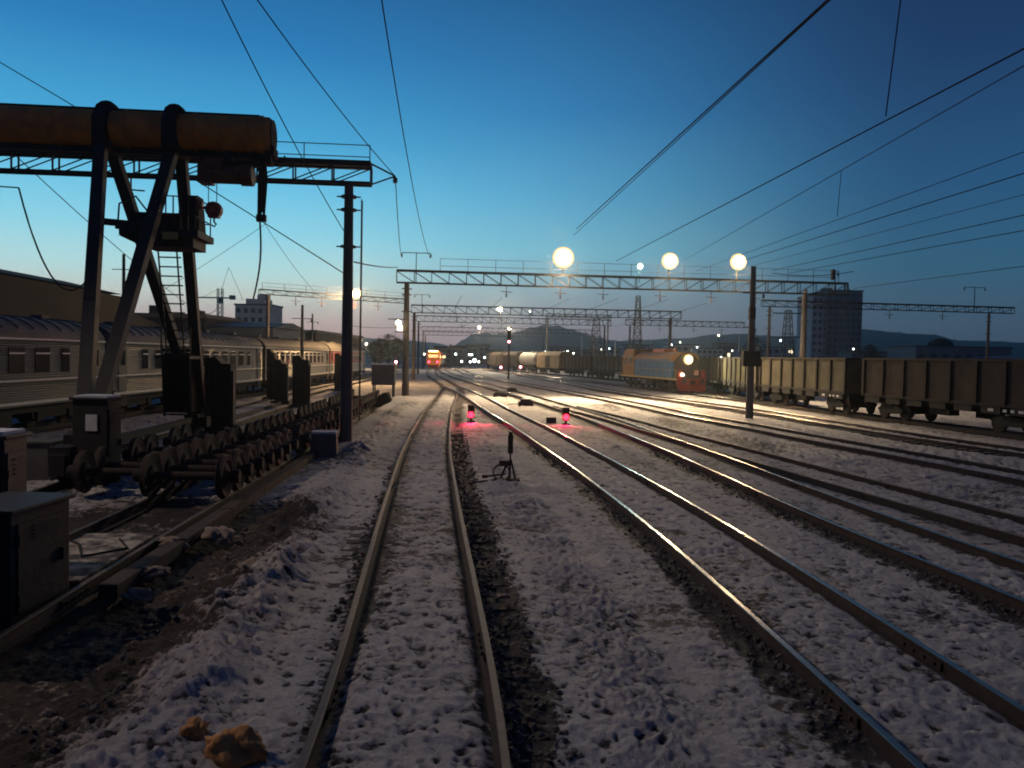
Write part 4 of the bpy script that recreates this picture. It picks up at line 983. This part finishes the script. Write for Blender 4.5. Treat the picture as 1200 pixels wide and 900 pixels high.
q = G(646, 492); m = MB(); m.box((0, 0, 0), (.5, .35, .28)); o = m.build('junction_box', M_rust); o.location = (q.x, q.y, -.02); tag(o, 'small rusty junction box beside the right ground signal', 'junction box')
q = G(596, 437)
q = Vector((D(596, 430, 120).x, 120, 0))
t = thing('mast_signal', 'slim signal post in the middle distance with a red light near its top', 'railway signal', q)
m = MB().tube([(0, 0, -.3), (0, 0, 7.2)], [.16, .11], 10); m.build('post', M_concd, t)
m = MB(); m.box((0, -.2, 6.2), (.55, .3, 2.0)); h_ = m.build('signal_head', M_black, t)
MB().disc((0, -.37, 5.45), 'y', [(.16, 0), (.16, -.06)], 12).build('red_lens', emit('red_signal_glow_far', (1, .22, .25), 30), h_)
m = MB(); m.box((.1, 0, 7.6), (.5, .4, .3)); m.build('cap', M_steel, t)
for k, (px_, py_, Y_, lab) in enumerate(((610, 430, 160, 'red tail light low beside the far freight wagons'), (587, 430.5, 170, 'faint red signal on the far tracks'), (574, 424, 230, 'pinkish red signal among the far lights'), (464, 424, 150, 'red light left of the far orange locomotive'))):
    q = D(px_, py_, Y_); t = thing('distant_signal', lab, 'railway signal', q)
    MB().disc((0, 0, 0), 'y', [(.22, 0), (.22, -.1)], 10).build('red_lens', emit('red_signal_glow_far', (1, .22, .25), 30), t)
    MB().box((0, .15, 0), (.6, .2, .9)).build('signal_head', M_black, t); MB().bar((0, .15, -.45), (0, .15, -q.z - .2), .12).build('post', M_steel, t)

# switch stand between the tracks
q = G(592, 556)
t = thing('switch_stand', 'dark switch stand with a hand wheel and upright lantern post in the snow', 'switch stand', (q.x, q.y, -.17))
m = MB(); m.bar((.12, 0, 0), (.14, 0, 1.15), .05); m.box((.13, 0, 1.0), (.14, .14, .5)); m.box((.13, 0, 1.28), (.1, .1, .1)); m.build('lantern_post', M_black, t)
m = MB(); m.box((.05, 0, .04), (.7, .35, .06)); m.bar((-.12, 0, .05), (.05, 0, .5), .06); m.bar((.28, 0, .05), (.14, 0, .6), .05); m.box((-.02, 0, .48), (.3, .16, .14)); m.build('frame', M_black, t)
m = MB(); pts = [(-.18 + .02 * math.sin(a_), .24 * math.cos(a_) * .3 - .1, .24 + .22 * math.sin(a_)) for a_ in np.linspace(0, 2 * math.pi, 17)]; m.tube([(-.1 + .22 * math.cos(a_), -.12, .24 + .22 * math.sin(a_)) for a_ in np.linspace(0, 2 * math.pi, 17)], .025, 6); m.build('hand_wheel', M_black, t)
m = MB(); m.bar((-.55, -.1, .12), (.0, -.12, .2), .05); m.box((-.55, -.1, .12), (.14, .1, .08)); m.tube([(-.2, 0, .02), (-.45, -.1, -.0), (-.7, -.3, .01), (-.95, -.55, .0)], .03, 6); m.build('lever', M_black, t)
# point machines in the turnout
for k, (px_, py_, s_, lab) in enumerate(((586, 463, 1.0, 'dark point machine with a rounded cover between the two middle tracks'), (616, 473, .9, 'point machine nearer to the ground signal, with a snowy lid'), (600, 458, .8, 'small relay box on the far side of the point machines'))):
    q = G(px_, py_); t = thing('point_machine', lab, 'point machine', (q.x, q.y, -.12), PB.rz(q.y))
    m = MB(); m.box((0, 0, .12), (1.1 * s_, .6 * s_, .3)); m.box((0, 0, .34), (.9 * s_, .5 * s_, .16), taper=.8); m.build('casing', M_black, t)
    m = MB(); m.bar((-.5 * s_, 0, .1), (-1.4 * s_, 0, .06), .05); m.build('drive_rod', M_rust, t)
    if k == 1: MB().box((0, 0, .44), (.7 * s_, .4 * s_, .05)).build('snow_cap', M_snow, t)

# ------------------------------------------------------------------ wheelsets on the siding
def make_wheelset():
    t = thing('wheelset', 'rusty wheelset in the long row stored on the siding under the crane', 'wheelset', (0, 0, 0), 0, 'wheelsets stored on the siding')
    m = MB(); m.tube([(-1.1, 0, .475), (-.9, 0, .475), (-.88, 0, .475), (.88, 0, .475), (.9, 0, .475), (1.1, 0, .475)], [.065, .065, .09, .09, .065, .065], 12); m.build('axle', M_rust, t, True)
    for s in (-1, 1):
        m = MB(); m.disc((s * .797, 0, .475), 'x', [(p_[0], p_[1] * s) for p_ in ((.12, -.11), (.2, -.09), (.25, -.03), (.40, -.045), (.49, -.075), (.495, -.055), (.468, -.035), (.462, .06), (.40, .06), (.3, .0), (.2, .05), (.12, .1))], 28); m.build('wheel', M_rust, t, True)
        MB().disc((s * 1.02, 0, .475), 'x', [(.13, -.1), (.15, -.08), (.15, .08), (.13, .1)], 14).build('axle_box', M_black, t, True)
    return t
ws = make_wheelset(); y = 17.2; k = 0
for i in range(30):
    o = ws if i == 0 else copy_tree(ws)
    p = PW.p(y); o.location = (p.x, p.y, 0); o.rotation_euler = (0, 0, PW.rz(y) + random.uniform(-.02, .02))
    if i == 0: o['label'] = 'nearest rusty wheelset at the front end of the row on the siding'
    else: o['label'] = 'rusty wheelset in the long row stored on the siding under the crane'
    y += 1.02 if i % 7 != 6 else 1.9
# second row along the left side
PW2 = Path([(-9.0, 14), (-9.5, 20), (-10.8, 34), (-12, 48)])
for i in (0, 1, 3, 4, 6, 7):
    o = copy_tree(ws); yy = 18.2 + i * 1.04; o.location = (float(PW2.x(yy)) + .35, yy, -.1); o.rotation_euler = (0, 0, PW2.rz(yy))
    o['label'] = 'rusty wheelset in the shorter row between the siding and the crane rail'; o['group'] = 'wheelsets in the shorter left row'

# ------------------------------------------------------------------ tall storage posts, cabinets, blocks on the left
def stand(label, px_, pyb, hgt, wd, dp=.9, m_=M_black):
    q = G(px_, pyb); t = thing('steel_stanchion', label, 'stanchion', (q.x, q.y, -.15), .1)
    m = MB(); m.box((0, 0, hgt / 2), (wd, dp, hgt)); m.prism([(-wd / 2, hgt), (wd * .15, hgt), (-wd * .1, hgt + .28), (-wd / 2, hgt + .22)], 'y', -dp / 2, dp / 2); m.build('body', m_, t)
    m = MB(); m.box((wd / 2 + .06, -dp / 2 - .02, hgt * .45), (.16, .2, hgt * .9)); m.box((0, 0, .1), (wd + .5, dp + .4, .2)); m.build('flange', M_steel, t)
    for s in (-1, 1): MB().box((s * wd * .33, 0, hgt * .55), (.06, dp + .08, hgt * .8)).build('rib', M_steel, t)
stand('broad dark steel upright just right of the crane leg', 258, 505, 2.85, 1.0)
stand('dark steel upright before the lit coach, with a sloped top', 353, 474, 2.9, .95)
stand('dark steel upright behind and left of the sloped one', 330, 470, 2.6, .7)
stand('farthest dark steel upright, half hidden by the nearest pole', 398, 456, 3.1, .85)
stand('slim dark upright in front of the passenger coach', 318, 466, 3.3, .5)
q = G(438, 462); yC = 62.0
q = Vector((D(450, 440, yC).x, yC, 0))
t = thing('raised_cabin', 'small dark blue grey cabin on thin legs left of the two dark poles', 'cabin', (q.x, q.y, -.15), .08)
m = MB(); m.box((0, 0, 1.75), (1.75, 1.8, 1.55)); m.build('body', mat('cabin_blue_grey', (.06, .075, .095), .6, 0, .3, 2), t)
MB().box((0, 0, 2.57), (1.9, 1.95, .09)).build('roof', M_snow, t)
for s in (-1, 1):
    for e in (-1, 1): MB().bar((s * .75, e * .75, 0), (s * .75, e * .75, 1.0), .1).build('leg', M_steel, t)
# low flat bogie frame / boat shaped load beyond the pole
q = Vector((D(435, 460, 48).x, 48, 0))
t = thing('bogie_frame', 'dark cast bogie frame lying on the snow behind the nearest pole', 'bogie frame', (-8.9, 47.5, -.1), .1)
m = MB(); m.prism([(-1.6, .9), (-1.2, 1.0), (-.9, .6), (.7, .55), (1.1, .95), (1.5, 1.0), (1.7, .5), (1.0, .15), (-1.1, .15)], 'y', -.9, -.6); m.prism([(-1.6, .9), (-1.2, 1.0), (-.9, .6), (.7, .55), (1.1, .95), (1.5, 1.0), (1.7, .5), (1.0, .15), (-1.1, .15)], 'y', .6, .9); m.build('side_frame', M_black, t)
m = MB(); m.box((0, 0, .5), (.6, 1.3, .35)); m.build('bolster', M_rust, t)
q = G(380, 527)
t = thing('concrete_block', 'pale concrete block with a snowy top standing left of the nearest pole', 'concrete block', (q.x, q.y, -.2), .15)
MB().box((0, 0, .38), (.85, .8, .76), taper=.96).build('block', M_conc, t); MB().box((0, 0, .79), (.8, .76, .06)).build('snow_cap', M_snow, t)
def cabinet(label, x_, y_, sz, m_, rz=0, cap=True, door=True):
    t = thing('control_cabinet', label, 'cabinet', (x_, y_, -.2), rz)
    b = MB().box((0, 0, sz[2] / 2), sz); b.box((0, 0, sz[2] + .03), (sz[0] + .12, sz[1] + .12, .06)); b = b.build('body', m_, t)
    if door:
        d = MB().box((0, -sz[1] / 2 - .015, sz[2] * .5), (sz[0] * .86, .03, sz[2] * .86)).build('door', m_, t); MB().bar((sz[0] * .3, -sz[1] / 2 - .06, sz[2] * .5), (sz[0] * .3, -sz[1] / 2 - .06, sz[2] * .58), .03).build('handle', M_steel, d)
    m = MB(); w2 = sz[0] / 2
    m.box((w2 + .012, 0, sz[2] * .5), (.024, sz[1] * .82, sz[2] * .8)); [m.box((w2 + .034, sz[1] * .05, sz[2] * (.74 + .035 * k)), (.02, sz[1] * .45, .018)) for k in range(4)]
    [m.box((w2 + .03, -sz[1] * .4, sz[2] * q_), (.04, .05, .12)) for q_ in (.2, .75)]; m.box((w2 + .05, sz[1] * .3, sz[2] * .5), (.05, .03, .16)); m.build('side_door', m_, t)
    bv = b.modifiers.new('edge', 'BEVEL'); bv.width = .015; bv.segments = 2
    if cap: MB().box((0, 0, sz[2] + .085), (sz[0] * .96, sz[1] * .96, .05)).build('snow_cap', M_snow, t)
    return t
M_cab = mat('dark_blue_grey_paint', (.016, .02, .026), .6, 0, .3, 2, .2)
cabinet('tall dark cabinet at the left edge', -7.9, 11.8, (1.0, .6, 2.05), M_cab, .05)
cabinet('lower dark blue grey cabinet with a slanted lit top near the lower left corner', -6.4, 10.1, (.85, 1.15, 1.38), M_cab, -.06, cap=False)
cabinet('black low cabinet between the two blue grey ones', -7.0, 9.0, (1.2, .9, 1.6), M_black, 0.0, cap=False)
t = cabinet('dark box with a pale notice on a post by the near crane leg', -10.25, 19.6, (.85, .7, 2.15), M_black, .0, cap=True, door=False)
MB().box((.05, -.37, 1.6), (.28, .02, .4)).build('pale_notice', M_white, t)
cabinet('small pale crate behind the cabinets at the left edge', -12.4, 20.6, (1.3, .8, .95), M_concd, 0, cap=False, door=False)
# pale sheet standing in for a lamplit snow patch, cable on top
q = G(120, 640)
t = thing('lit_snow_sheet', 'flat pale sheet in place of the lit snow beside the lower cabinet', 'snow sheet', (-6.95, 12.6, -.11), .08)
MB().box((0, 0, 0), (1.5, 3.0, .04)).build('plate', mat('lit_snow_patches', (.40, .36, .30), .85, 0, .2, 2.2, .4, col2=(.05, .04, .035), thresh=(.42, .56)), t)
m = MB(); m.tube([(-.6, 1.0, .03), (-.2, .6, .04), (.2, -.2, .03), (.7, .3, .04), (.3, 1.0, .03)], .02, 6); m.build('cable', M_wire, t)

# ------------------------------------------------------------------ rocks
def rock(label, x_, y_, s, m_, seed):
    import bmesh
    bm = bmesh.new(); bmesh.ops.create_icosphere(bm, subdivisions=4, radius=1)
    rr = np.random.RandomState(seed); o1, o2 = rr.rand(2) * 40
    for v in bm.verts:
        c = v.co; n = float(perlin(np.array([c.x * 1.6 + o1 + c.z]), np.array([c.y * 1.6 + o2 - c.z * .7]))[0]); n2_ = float(perlin(np.array([c.x * 5 + o2 + c.z * 3]), np.array([c.y * 5 + o1]))[0])
        v.co = Vector((c.x * s[0], c.y * s[1], max(c.z, -.5) * s[2])) * (1 + .55 * n + .22 * n2_)
    me = bpy.data.meshes.new('rock'); bm.to_mesh(me); bm.free(); me.polygons.foreach_set('use_smooth', [True] * len(me.polygons)); me.materials.append(m_)
    o = bpy.data.objects.new('rock', me); COL.objects.link(o); o.location = (x_, y_, -.12 + s[2] * .3); o.rotation_euler = (0, 0, rr.rand() * 6)
    return tag(o, label, 'rock')
M_rock = mat('orange_stained_ice', (.50, .24, .075), .8, 0, .3, 5, .4, col2=(.32, .15, .05))
M_rock2 = mat('frozen_clod', (.30, .24, .19), .85, 0, .3, 6, .6, col2=(.14, .10, .08))
rock('orange brown rock in the snow at the lower left of the main track', G(276, 868).x, G(276, 868).y, (.22, .15, .15), M_rock, 1)
rock('small orange stone beside the orange brown rock', G(228, 845).x, G(228, 845).y, (.10, .09, .09), M_rock, 2)
for k, (px_, py_, s_, lab) in enumerate(((175, 665, .17, 'pale clod by the cabinets'), (200, 632, .2, 'long clod right of the pale snow sheet'), (345, 640, .12, 'small clod on the heap left of the main track'), (300, 655, .15, 'reddish clod on the heap left of the main track'), (255, 622, .22, 'flat clod next to the timber kerb'),
                                 (160, 690, .13, 'clod on the darkened earth at the lower left'), (590, 690, .06, 'pebble beside the right rail of the main track'))):
    q = G(px_, py_); rock(lab, q.x, q.y, (s_ * 1.4, s_, s_ * .6), M_rock2, 10 + k)

# ------------------------------------------------------------------ buildings
def facade_building(label, x_, y_, w_, d_, h, m_, floors=0, cols=0, rz=0, roof='flat', wm=M_glassd, lit=(), roofm=None, extra=None, name='building', wsz=(.55, .5)):
    t = thing(name, label, 'building', (x_, y_, -.5), rz)
    MB().box((0, 0, h / 2), (w_, d_, h)).build('wall', m_, t)
    if roof == 'flat': MB().box((0, 0, h + .2), (w_ + .6, d_ + .6, .5)).build('roof', roofm or M_concd, t)
    else:
        m = MB(); m.prism([(-d_ / 2 - .5, h + .02), (d_ / 2 + .5, h + .02), (0, h + roof)], 'x', -w_ / 2 - .4, w_ / 2 + .4); m.build('roof', roofm or M_concd, t)
    k = 0
    for i in range(floors):
        for j in range(cols):
            cx_ = -w_ / 2 + (j + .5) * w_ / cols; cz = 1.2 + (i + .5) * (h - 1.5) / floors
            lt = (i, j) in lit
            MB().box((cx_, -d_ / 2 - .03, cz), (w_ / cols * wsz[0], .1, (h - 1.5) / floors * wsz[1])).build('window', emit('far_window_glow', (1, .8, .5), 2.0) if lt else wm, t); k += 1
    if extra:
        for c_, s_ in extra: MB().box(c_, s_).build('rooftop_block', m_, t)
    return t
M_far1 = mat('pale_panel_wall', (.42, .46, .48), .9, 0, .2, .2); M_far2 = mat('dark_panel_wall', (.17, .20, .21), .9, 0, .2, .2); M_shed = mat('dark_shed_wall', (.012, .009, .009), .9, 0, .3, .5)
M_winf = mat('far_window', (.05, .06, .07), .4); M_blueroof = mat('blue_roof', (.05, .07, .11), .7)
# long dark shed on the far left
t = thing('long_shed', 'long dark shed with a sloping roof behind the nearest coach', 'building', (-46, 62, 0), rad(4))
m = MB(); m.prism([(-34, -.5), (30, -.5), (30, 5.2), (18, 6.8), (16, 8.3), (-34, 8.5)], 'x', -9, 9); m.build('wall', M_shed, t)
m = MB(); m.prism([(-9.4, 8.45), (9.4, 8.45), (4, 9.6), (-4, 9.6)], 'y', -34, 14); m.build('roof', M_shed, t)
q = D(265, 380, 105); facade_building('low blue grey workshop behind the passenger train', q.x, 112, 13, 16, 6.9, M_blueroof, 1, 5, roof=.9, roofm=M_blueroof)
q = D(205, 380, 108); facade_building('small dark building with a ragged roof behind the crane legs', q.x, 110, 12, 14, 8.0, M_shed, 1, 4, extra=(((-3, 0, 9), (2, 2, 1.6)), ((2.5, 0, 8.7), (1.2, 1.2, 1))))
q = D(357, 393, 150); facade_building('long low dark building left of the nearest pole', q.x, 150, 14, 40, 7.0, M_shed, 1, 6)
q = D(296, 380, 250); facade_building('pale grey block with a stepped roof above the passenger train', q.x - .5, 258, 11.5, 12, 18.4, M_far1, 6, 5, wm=M_winf, extra=(((0, 0, 19.6), (6, 8, 2.0)), ((1.5, 0, 21.3), (3, 4, 1.6))))
q = D(957, 380, 350); facade_building('pale lower wing of the tower block on the right', q.x, 352, 9.5, 18, 32.5, M_far1, 10, 4, wm=M_winf, extra=(((0, 0, 33.6), (5, 8, 1.6)),))
q = D(985, 380, 345); facade_building('tall dark tower block on the right behind the wagons', q.x, 352, 15, 22, 34.5, M_far2, 12, 6, wm=M_winf, extra=(((-4, 0, 35.5), (3, 5, 2)), ((4, 0, 35.3), (4, 4, 1.5)), ((0, 0, 36), (.6, .6, 5))))
q = D(1140, 400, 260)
t = facade_building('long low hall with a dark dome on the right', q.x, 275, 32, 20, 9.6, M_far2, 1, 8, wm=M_winf)
m = MB(); m.disc((-3.5, -2, 10), 'z', [(4.2 * math.cos(a_), 2.9 * math.sin(a_)) for a_ in np.linspace(0, 1.45, 7)], 24); m.build('dome', M_shed, t, True)
m = MB(); m.prism([(-2, 6.2), (16, 7.4), (16, 6.2)], 'y', -14, -10.2); m.build('snowy_canopy', M_far1, t)
q = D(1015, 405, 300); facade_building('low dark annexe at the foot of the tower block', q.x, 300, 16, 12, 7.8, M_far2, 2, 5, wm=M_winf)
# tower crane
q = D(258, 349, 300); t = thing('tower_crane', 'slim tower crane over the roofs left of the pale grey block', 'tower crane', (q.x, 300, 0), 0)
m = MB(); hz_ = q.z
for s in (-1, 1): m.bar((s * .8, -.8, 0), (s * .8, -.8, hz_ + 3.5), .3); m.bar((s * .8, .8, 0), (s * .8, .8, hz_ + 3.5), .3)
for k in range(14): a_ = k / 14 * hz_; b_ = (k + 1) / 14 * hz_; m.bar((-.8, -.8, a_), (.8, -.8, b_), .2)
m.build('mast', M_galv, t); m = MB(); m.bar((-10, 0, hz_), (5.2, 0, hz_), .35, .5); m.bar((0, 0, hz_ + 3.5), (-7, 0, hz_), .1); m.build('jib', M_galv, t); MB().box((4.6, 0, hz_ + .2), (2.0, 1.4, 1.6)).build('counterweight', M_concd, t); MB().box((.4, -.8, hz_ - 1.2), (1.4, 1.4, 1.8)).build('cab', M_shed, t)
# town in the middle distance
rs = np.random.RandomState(5)
towns = [(528, 250, 9, 6), (545, 300, 10, 7), (560, 330, 9, 8), (575, 360, 11, 6), (660, 420, 16, 9), (690, 430, 12, 8), (715, 440, 14, 9), (745, 430, 16, 11), (775, 420, 12, 8), (800, 450, 18, 12), (828, 430, 14, 10), (850, 440, 12, 13), (872, 420, 10, 10), (905, 420, 18, 11), (1045, 480, 22, 8), (1070, 470, 12, 9)]
wh = ['grey teal house left of the middle lights', 'long low house among the middle lights', 'flat roofed block behind the middle lights', 'low building right of the red far signal', 'broad block behind the tank wagon', 'small block under the lattice mast', 'square block behind the dark wagons',
      'taller block left of the locomotive roof', 'low block behind the locomotive cab', 'wide block behind the locomotive hood', 'block right behind the headlight', 'tallest of the town blocks, right of the locomotive', 'narrow block left of the tall dark pole', 'wide block right of the tall dark pole', 'long flat block right of the tower', 'small block by the short post']
for (px_, Y_, w_, h_), lab in zip(towns, wh):
    q = D(px_, 415, Y_); facade_building('hazy ' + lab, q.x, Y_, w_, 14, h_, (M_far1, M_far2)[rs.randint(2)], 3, 5, wm=M_winf, lit=[(rs.randint(3), rs.randint(5))] if rs.rand() < .35 else (), name='town_house')
# distant street lamps
lampspec = [(497, 415, 240, 0, 'by the left foot of the far train'), (534, 415, 235, 0, 'left of the row over the far yard'), (541, 415.5, 245, 0, 'second of the row over the far yard'), (550, 415.5, 255, 0, 'paired with its neighbour over the far yard'), (553, 415.8, 262, 0, 'paired and slightly lower over the far yard'), (537, 407.5, 300, 0, 'high above the row over the far yard'),
            (541, 423.5, 225, 0, 'low on the far yard, warm'), (556, 422.5, 222, 2, 'brightest low one on the far yard'), (551, 424, 230, 0, 'just left of the brightest low one'), (561, 424, 236, 0, 'just right of the brightest low one'), (568, 419, 260, 0, 'left of the pinkish signal'), (576, 415.5, 280, 0, 'above the pinkish signal'), (580, 415.5, 286, 0, 'right above the pinkish signal'), (590, 419, 300, 0, 'close left of the signal post'),
            (639, 412, 330, 0, 'over the cream tank wagon'), (661, 413, 320, 2, 'largest over the freight wagons'), (665, 412, 330, 1, 'right beside the largest over the freight wagons'), (672, 414, 340, 0, 'fading out right of the largest one'), (705, 409.5, 360, 0, 'left of the third dark pole'), (714, 408.5, 360, 0, 'right of the third dark pole'),
            (787, 404, 330, 0, 'above the hood of the locomotive'), (797, 401, 340, 0, 'above the headlight'), (817, 407, 330, 0, 'right of the headlight'), (845, 418.5, 300, 0, 'flat on the wagon brim'), (858, 411, 330, 0, 'left of the black box on the pole'), (915, 399, 330, 1, 'on a white post right of the tall dark pole'),
            (1043, 415, 420, 0, 'left end of the light row right of the tower'), (1048, 416, 415, 2, 'brightest of the light row right of the tower'), (1055, 414.5, 425, 0, 'middle of the light row right of the tower'), (1064, 414.5, 430, 0, 'fourth in the light row right of the tower'), (1073, 414.7, 430, 0, 'fifth in the light row right of the tower'), (1083, 414.8, 430, 0, 'right end of the light row right of the tower'), (1000, 409, 280, 0, 'at the foot of the tower block')]
for k, (px_, py_, Y_, b_, lab) in enumerate(lampspec):
    q = D(px_, py_, Y_); t = thing('distant_street_lamp', 'distant street lamp ' + lab, 'street lamp', (q.x, Y_, q.z), 0, 'street lamps of the town')
    MB().disc((0, 0, 0), 'y', [(.30 + .12 * b_, 0), (.24 + .1 * b_, -.2)], 8).build('lamp_head', emit(('glow_far_a', 'glow_far_b', 'glow_far_c')[k % 3], ((1, .9, .72), (.8, 1, .95), (1, .97, .9))[k % 3], 10 + 8 * b_), t)
    MB().bar((0, .3, -.1), (0, .3, -max(q.z, 1) - 1), .18).build('post', M_galv, t)
for px_, Y_, yt, lab in ((682, 230, 394, 'thin pale mast over the dark wagons'), (740 - 19, 200, 398, 'thin pale mast right of the third dark pole'), (866, 190, 392, 'thin pale mast left of the black box on the pole'), (763, 220, 397, 'thin pale mast behind the locomotive cab')):
    q = D(px_, yt, Y_); lone_pole(lab, (q.x, Y_), q.z, r0=.14, material=M_white)
# ------------------------------------------------------------------ hills
def hill(label, pts, Y_, depth, seed):
    top = [D(a, b, Y_) for a, b in pts]; xs = np.linspace(top[0].x, top[-1].x, 90); zs = np.interp(xs, [p.x for p in top], [p.z for p in top])
    zs = zs + perlin(xs * .013 + seed, xs * 0 + seed) * 4
    vs = []; fs = []; nr = 8
    for j in range(nr):
        u = j / (nr - 1); k = math.sin(u * math.pi / 2)
        for i in range(90):
            vs.append((xs[i], Y_ - depth * (1 - u) + 14 * math.sin(i * .7 + j), -8 + (zs[i] + 8) * k + (0 if j in (0, nr - 1) else 3 * math.sin(i * 1.3 + j * 2))))
    for i in range(90): vs.append((xs[i], Y_ + depth, -8))
    for j in range(nr):
        for i in range(89): fs.append((j * 90 + i, j * 90 + i + 1, (j + 1) * 90 + i + 1, (j + 1) * 90 + i))
    m = MB(); m.v = vs; m.f = fs; m.m = [0] * len(fs)
    o = m.build('hills', mat('wooded_hillside', (.055, .065, .07), .95, 0, .3, .01), None, True); o['kind'] = 'structure'; o['label'] = label
hill('rounded hill behind the far tracks', [(500, 412), (535, 405), (548, 396), (565, 390), (580, 392), (602, 391), (620, 385), (640, 381), (655, 382.5), (672, 388), (690, 393), (705, 398), (740, 403), (800, 412)], 1600, 350, 3)
hill('flat hazy ridge on the right', [(690, 410), (715, 400), (760, 398), (810, 396), (840, 391), (870, 391), (900, 394), (960, 396), (1007, 386), (1060, 390), (1120, 398), (1200, 402), (1400, 400)], 1850, 150, 9)
hill('low dark ridge on the left', [(-300, 380), (-100, 385), (100, 392), (300, 398), (420, 396), (470, 398), (520, 404), (560, 412)], 1750, 150, 5)

# ------------------------------------------------------------------ trees
M_leaf = mat('dark_fir_needles', (.03, .04, .03), .9, 0, .3, 2); M_bark = mat('bark', (.07, .05, .04), .9)
def tree(label, px_, Y_, yt, wd, seed, conifer=False):
    q = D(px_, yt, Y_); h = q.z + .3; rs = np.random.RandomState(seed)
    t = thing('tree', label, 'tree', (q.x, Y_, -.3), 0, 'dark trees behind the yard')
    m = MB(); m.tube([(0, 0, 0), (.1, 0, h * .5), (0, 0, h * .9)], [.28, .18, .04], 7); tr = m
    for k in range(14):
        a_ = rs.rand() * 6.28; z0 = h * (.3 + .5 * rs.rand()); l_ = wd * (.5 + .5 * rs.rand()) * (1 - z0 / h * .5); m.tube([(0, 0, z0), (l_ * math.cos(a_), l_ * math.sin(a_), z0 + l_ * .5)], [.08, .02], 5)
    m.build('trunk', M_bark, t)
    m = MB()
    for k in range(900):
        u = rs.rand() ** .8; z_ = h * (.18 + .82 * u); rr_ = wd * ((1 - u) * 1.0 + .05 if conifer else math.sqrt(max(.02, 1 - (2 * u - 1) ** 2))) * rs.rand() ** .45
        a_ = rs.rand() * 6.28; rr_ *= .75 + .35 * math.sin(3 * a_ + 5 * u + seed)
        c = Vector((rr_ * math.cos(a_), rr_ * math.sin(a_), z_)); v1 = Vector(rs.randn(3)).normalized() * .28; v2 = Vector(rs.randn(3)).normalized() * .28
        m.add([c - v1, c + v2, c + v1], [(0, 1, 2)])
    m.build('crown', M_leaf, t)
for k, (px_, Y_, yt, wd, cf, lab) in enumerate(((446, 190, 397, 4, 0, 'left'), (456, 200, 392, 5, 0, 'tallest'), (466, 185, 397, 4, 0, 'right'), (439, 210, 401, 4, 0, 'lowest'))):
    tree('%s of the dark round trees between the train and the dark pole' % lab, px_, Y_, yt, wd, k, cf)
tree('dark pointed tree right of the far orange locomotive', 528, 270, 404, 3.0, 20, True)
tree('bushy tree on the low roofs left of the nearest pole', 300, 135, 379, 3.0, 21)
tree('dark tree before the small block by the tower', 1020, 200, 404, 3.5, 22)
tree('dark tree between the two leftmost town blocks by the locomotive', 885, 210, 396, 4.5, 23)

# ------------------------------------------------------------------ haze
def haze():
    m = bpy.data.materials.new('haze'); m.use_nodes = True; t = m.node_tree; t.nodes.clear()
    v = t.nodes.new('ShaderNodeVolumePrincipled'); v.inputs['Color'].default_value = (.75, .85, .9, 1); v.inputs['Density'].default_value = HAZE_D; v.inputs['Anisotropy'].default_value = .85
    o_ = t.nodes.new('ShaderNodeOutputMaterial'); t.links.new(v.outputs[0], o_.inputs['Volume'])
    b = MB(); b.box((0, 0, 66), (4700, 4700, 144)); o = b.build('haze', m); o['kind'] = 'stuff'; o['label'] = 'thin blue evening haze over the yard'
    return o
HAZE_D = .00032
if HAZE_D: haze()
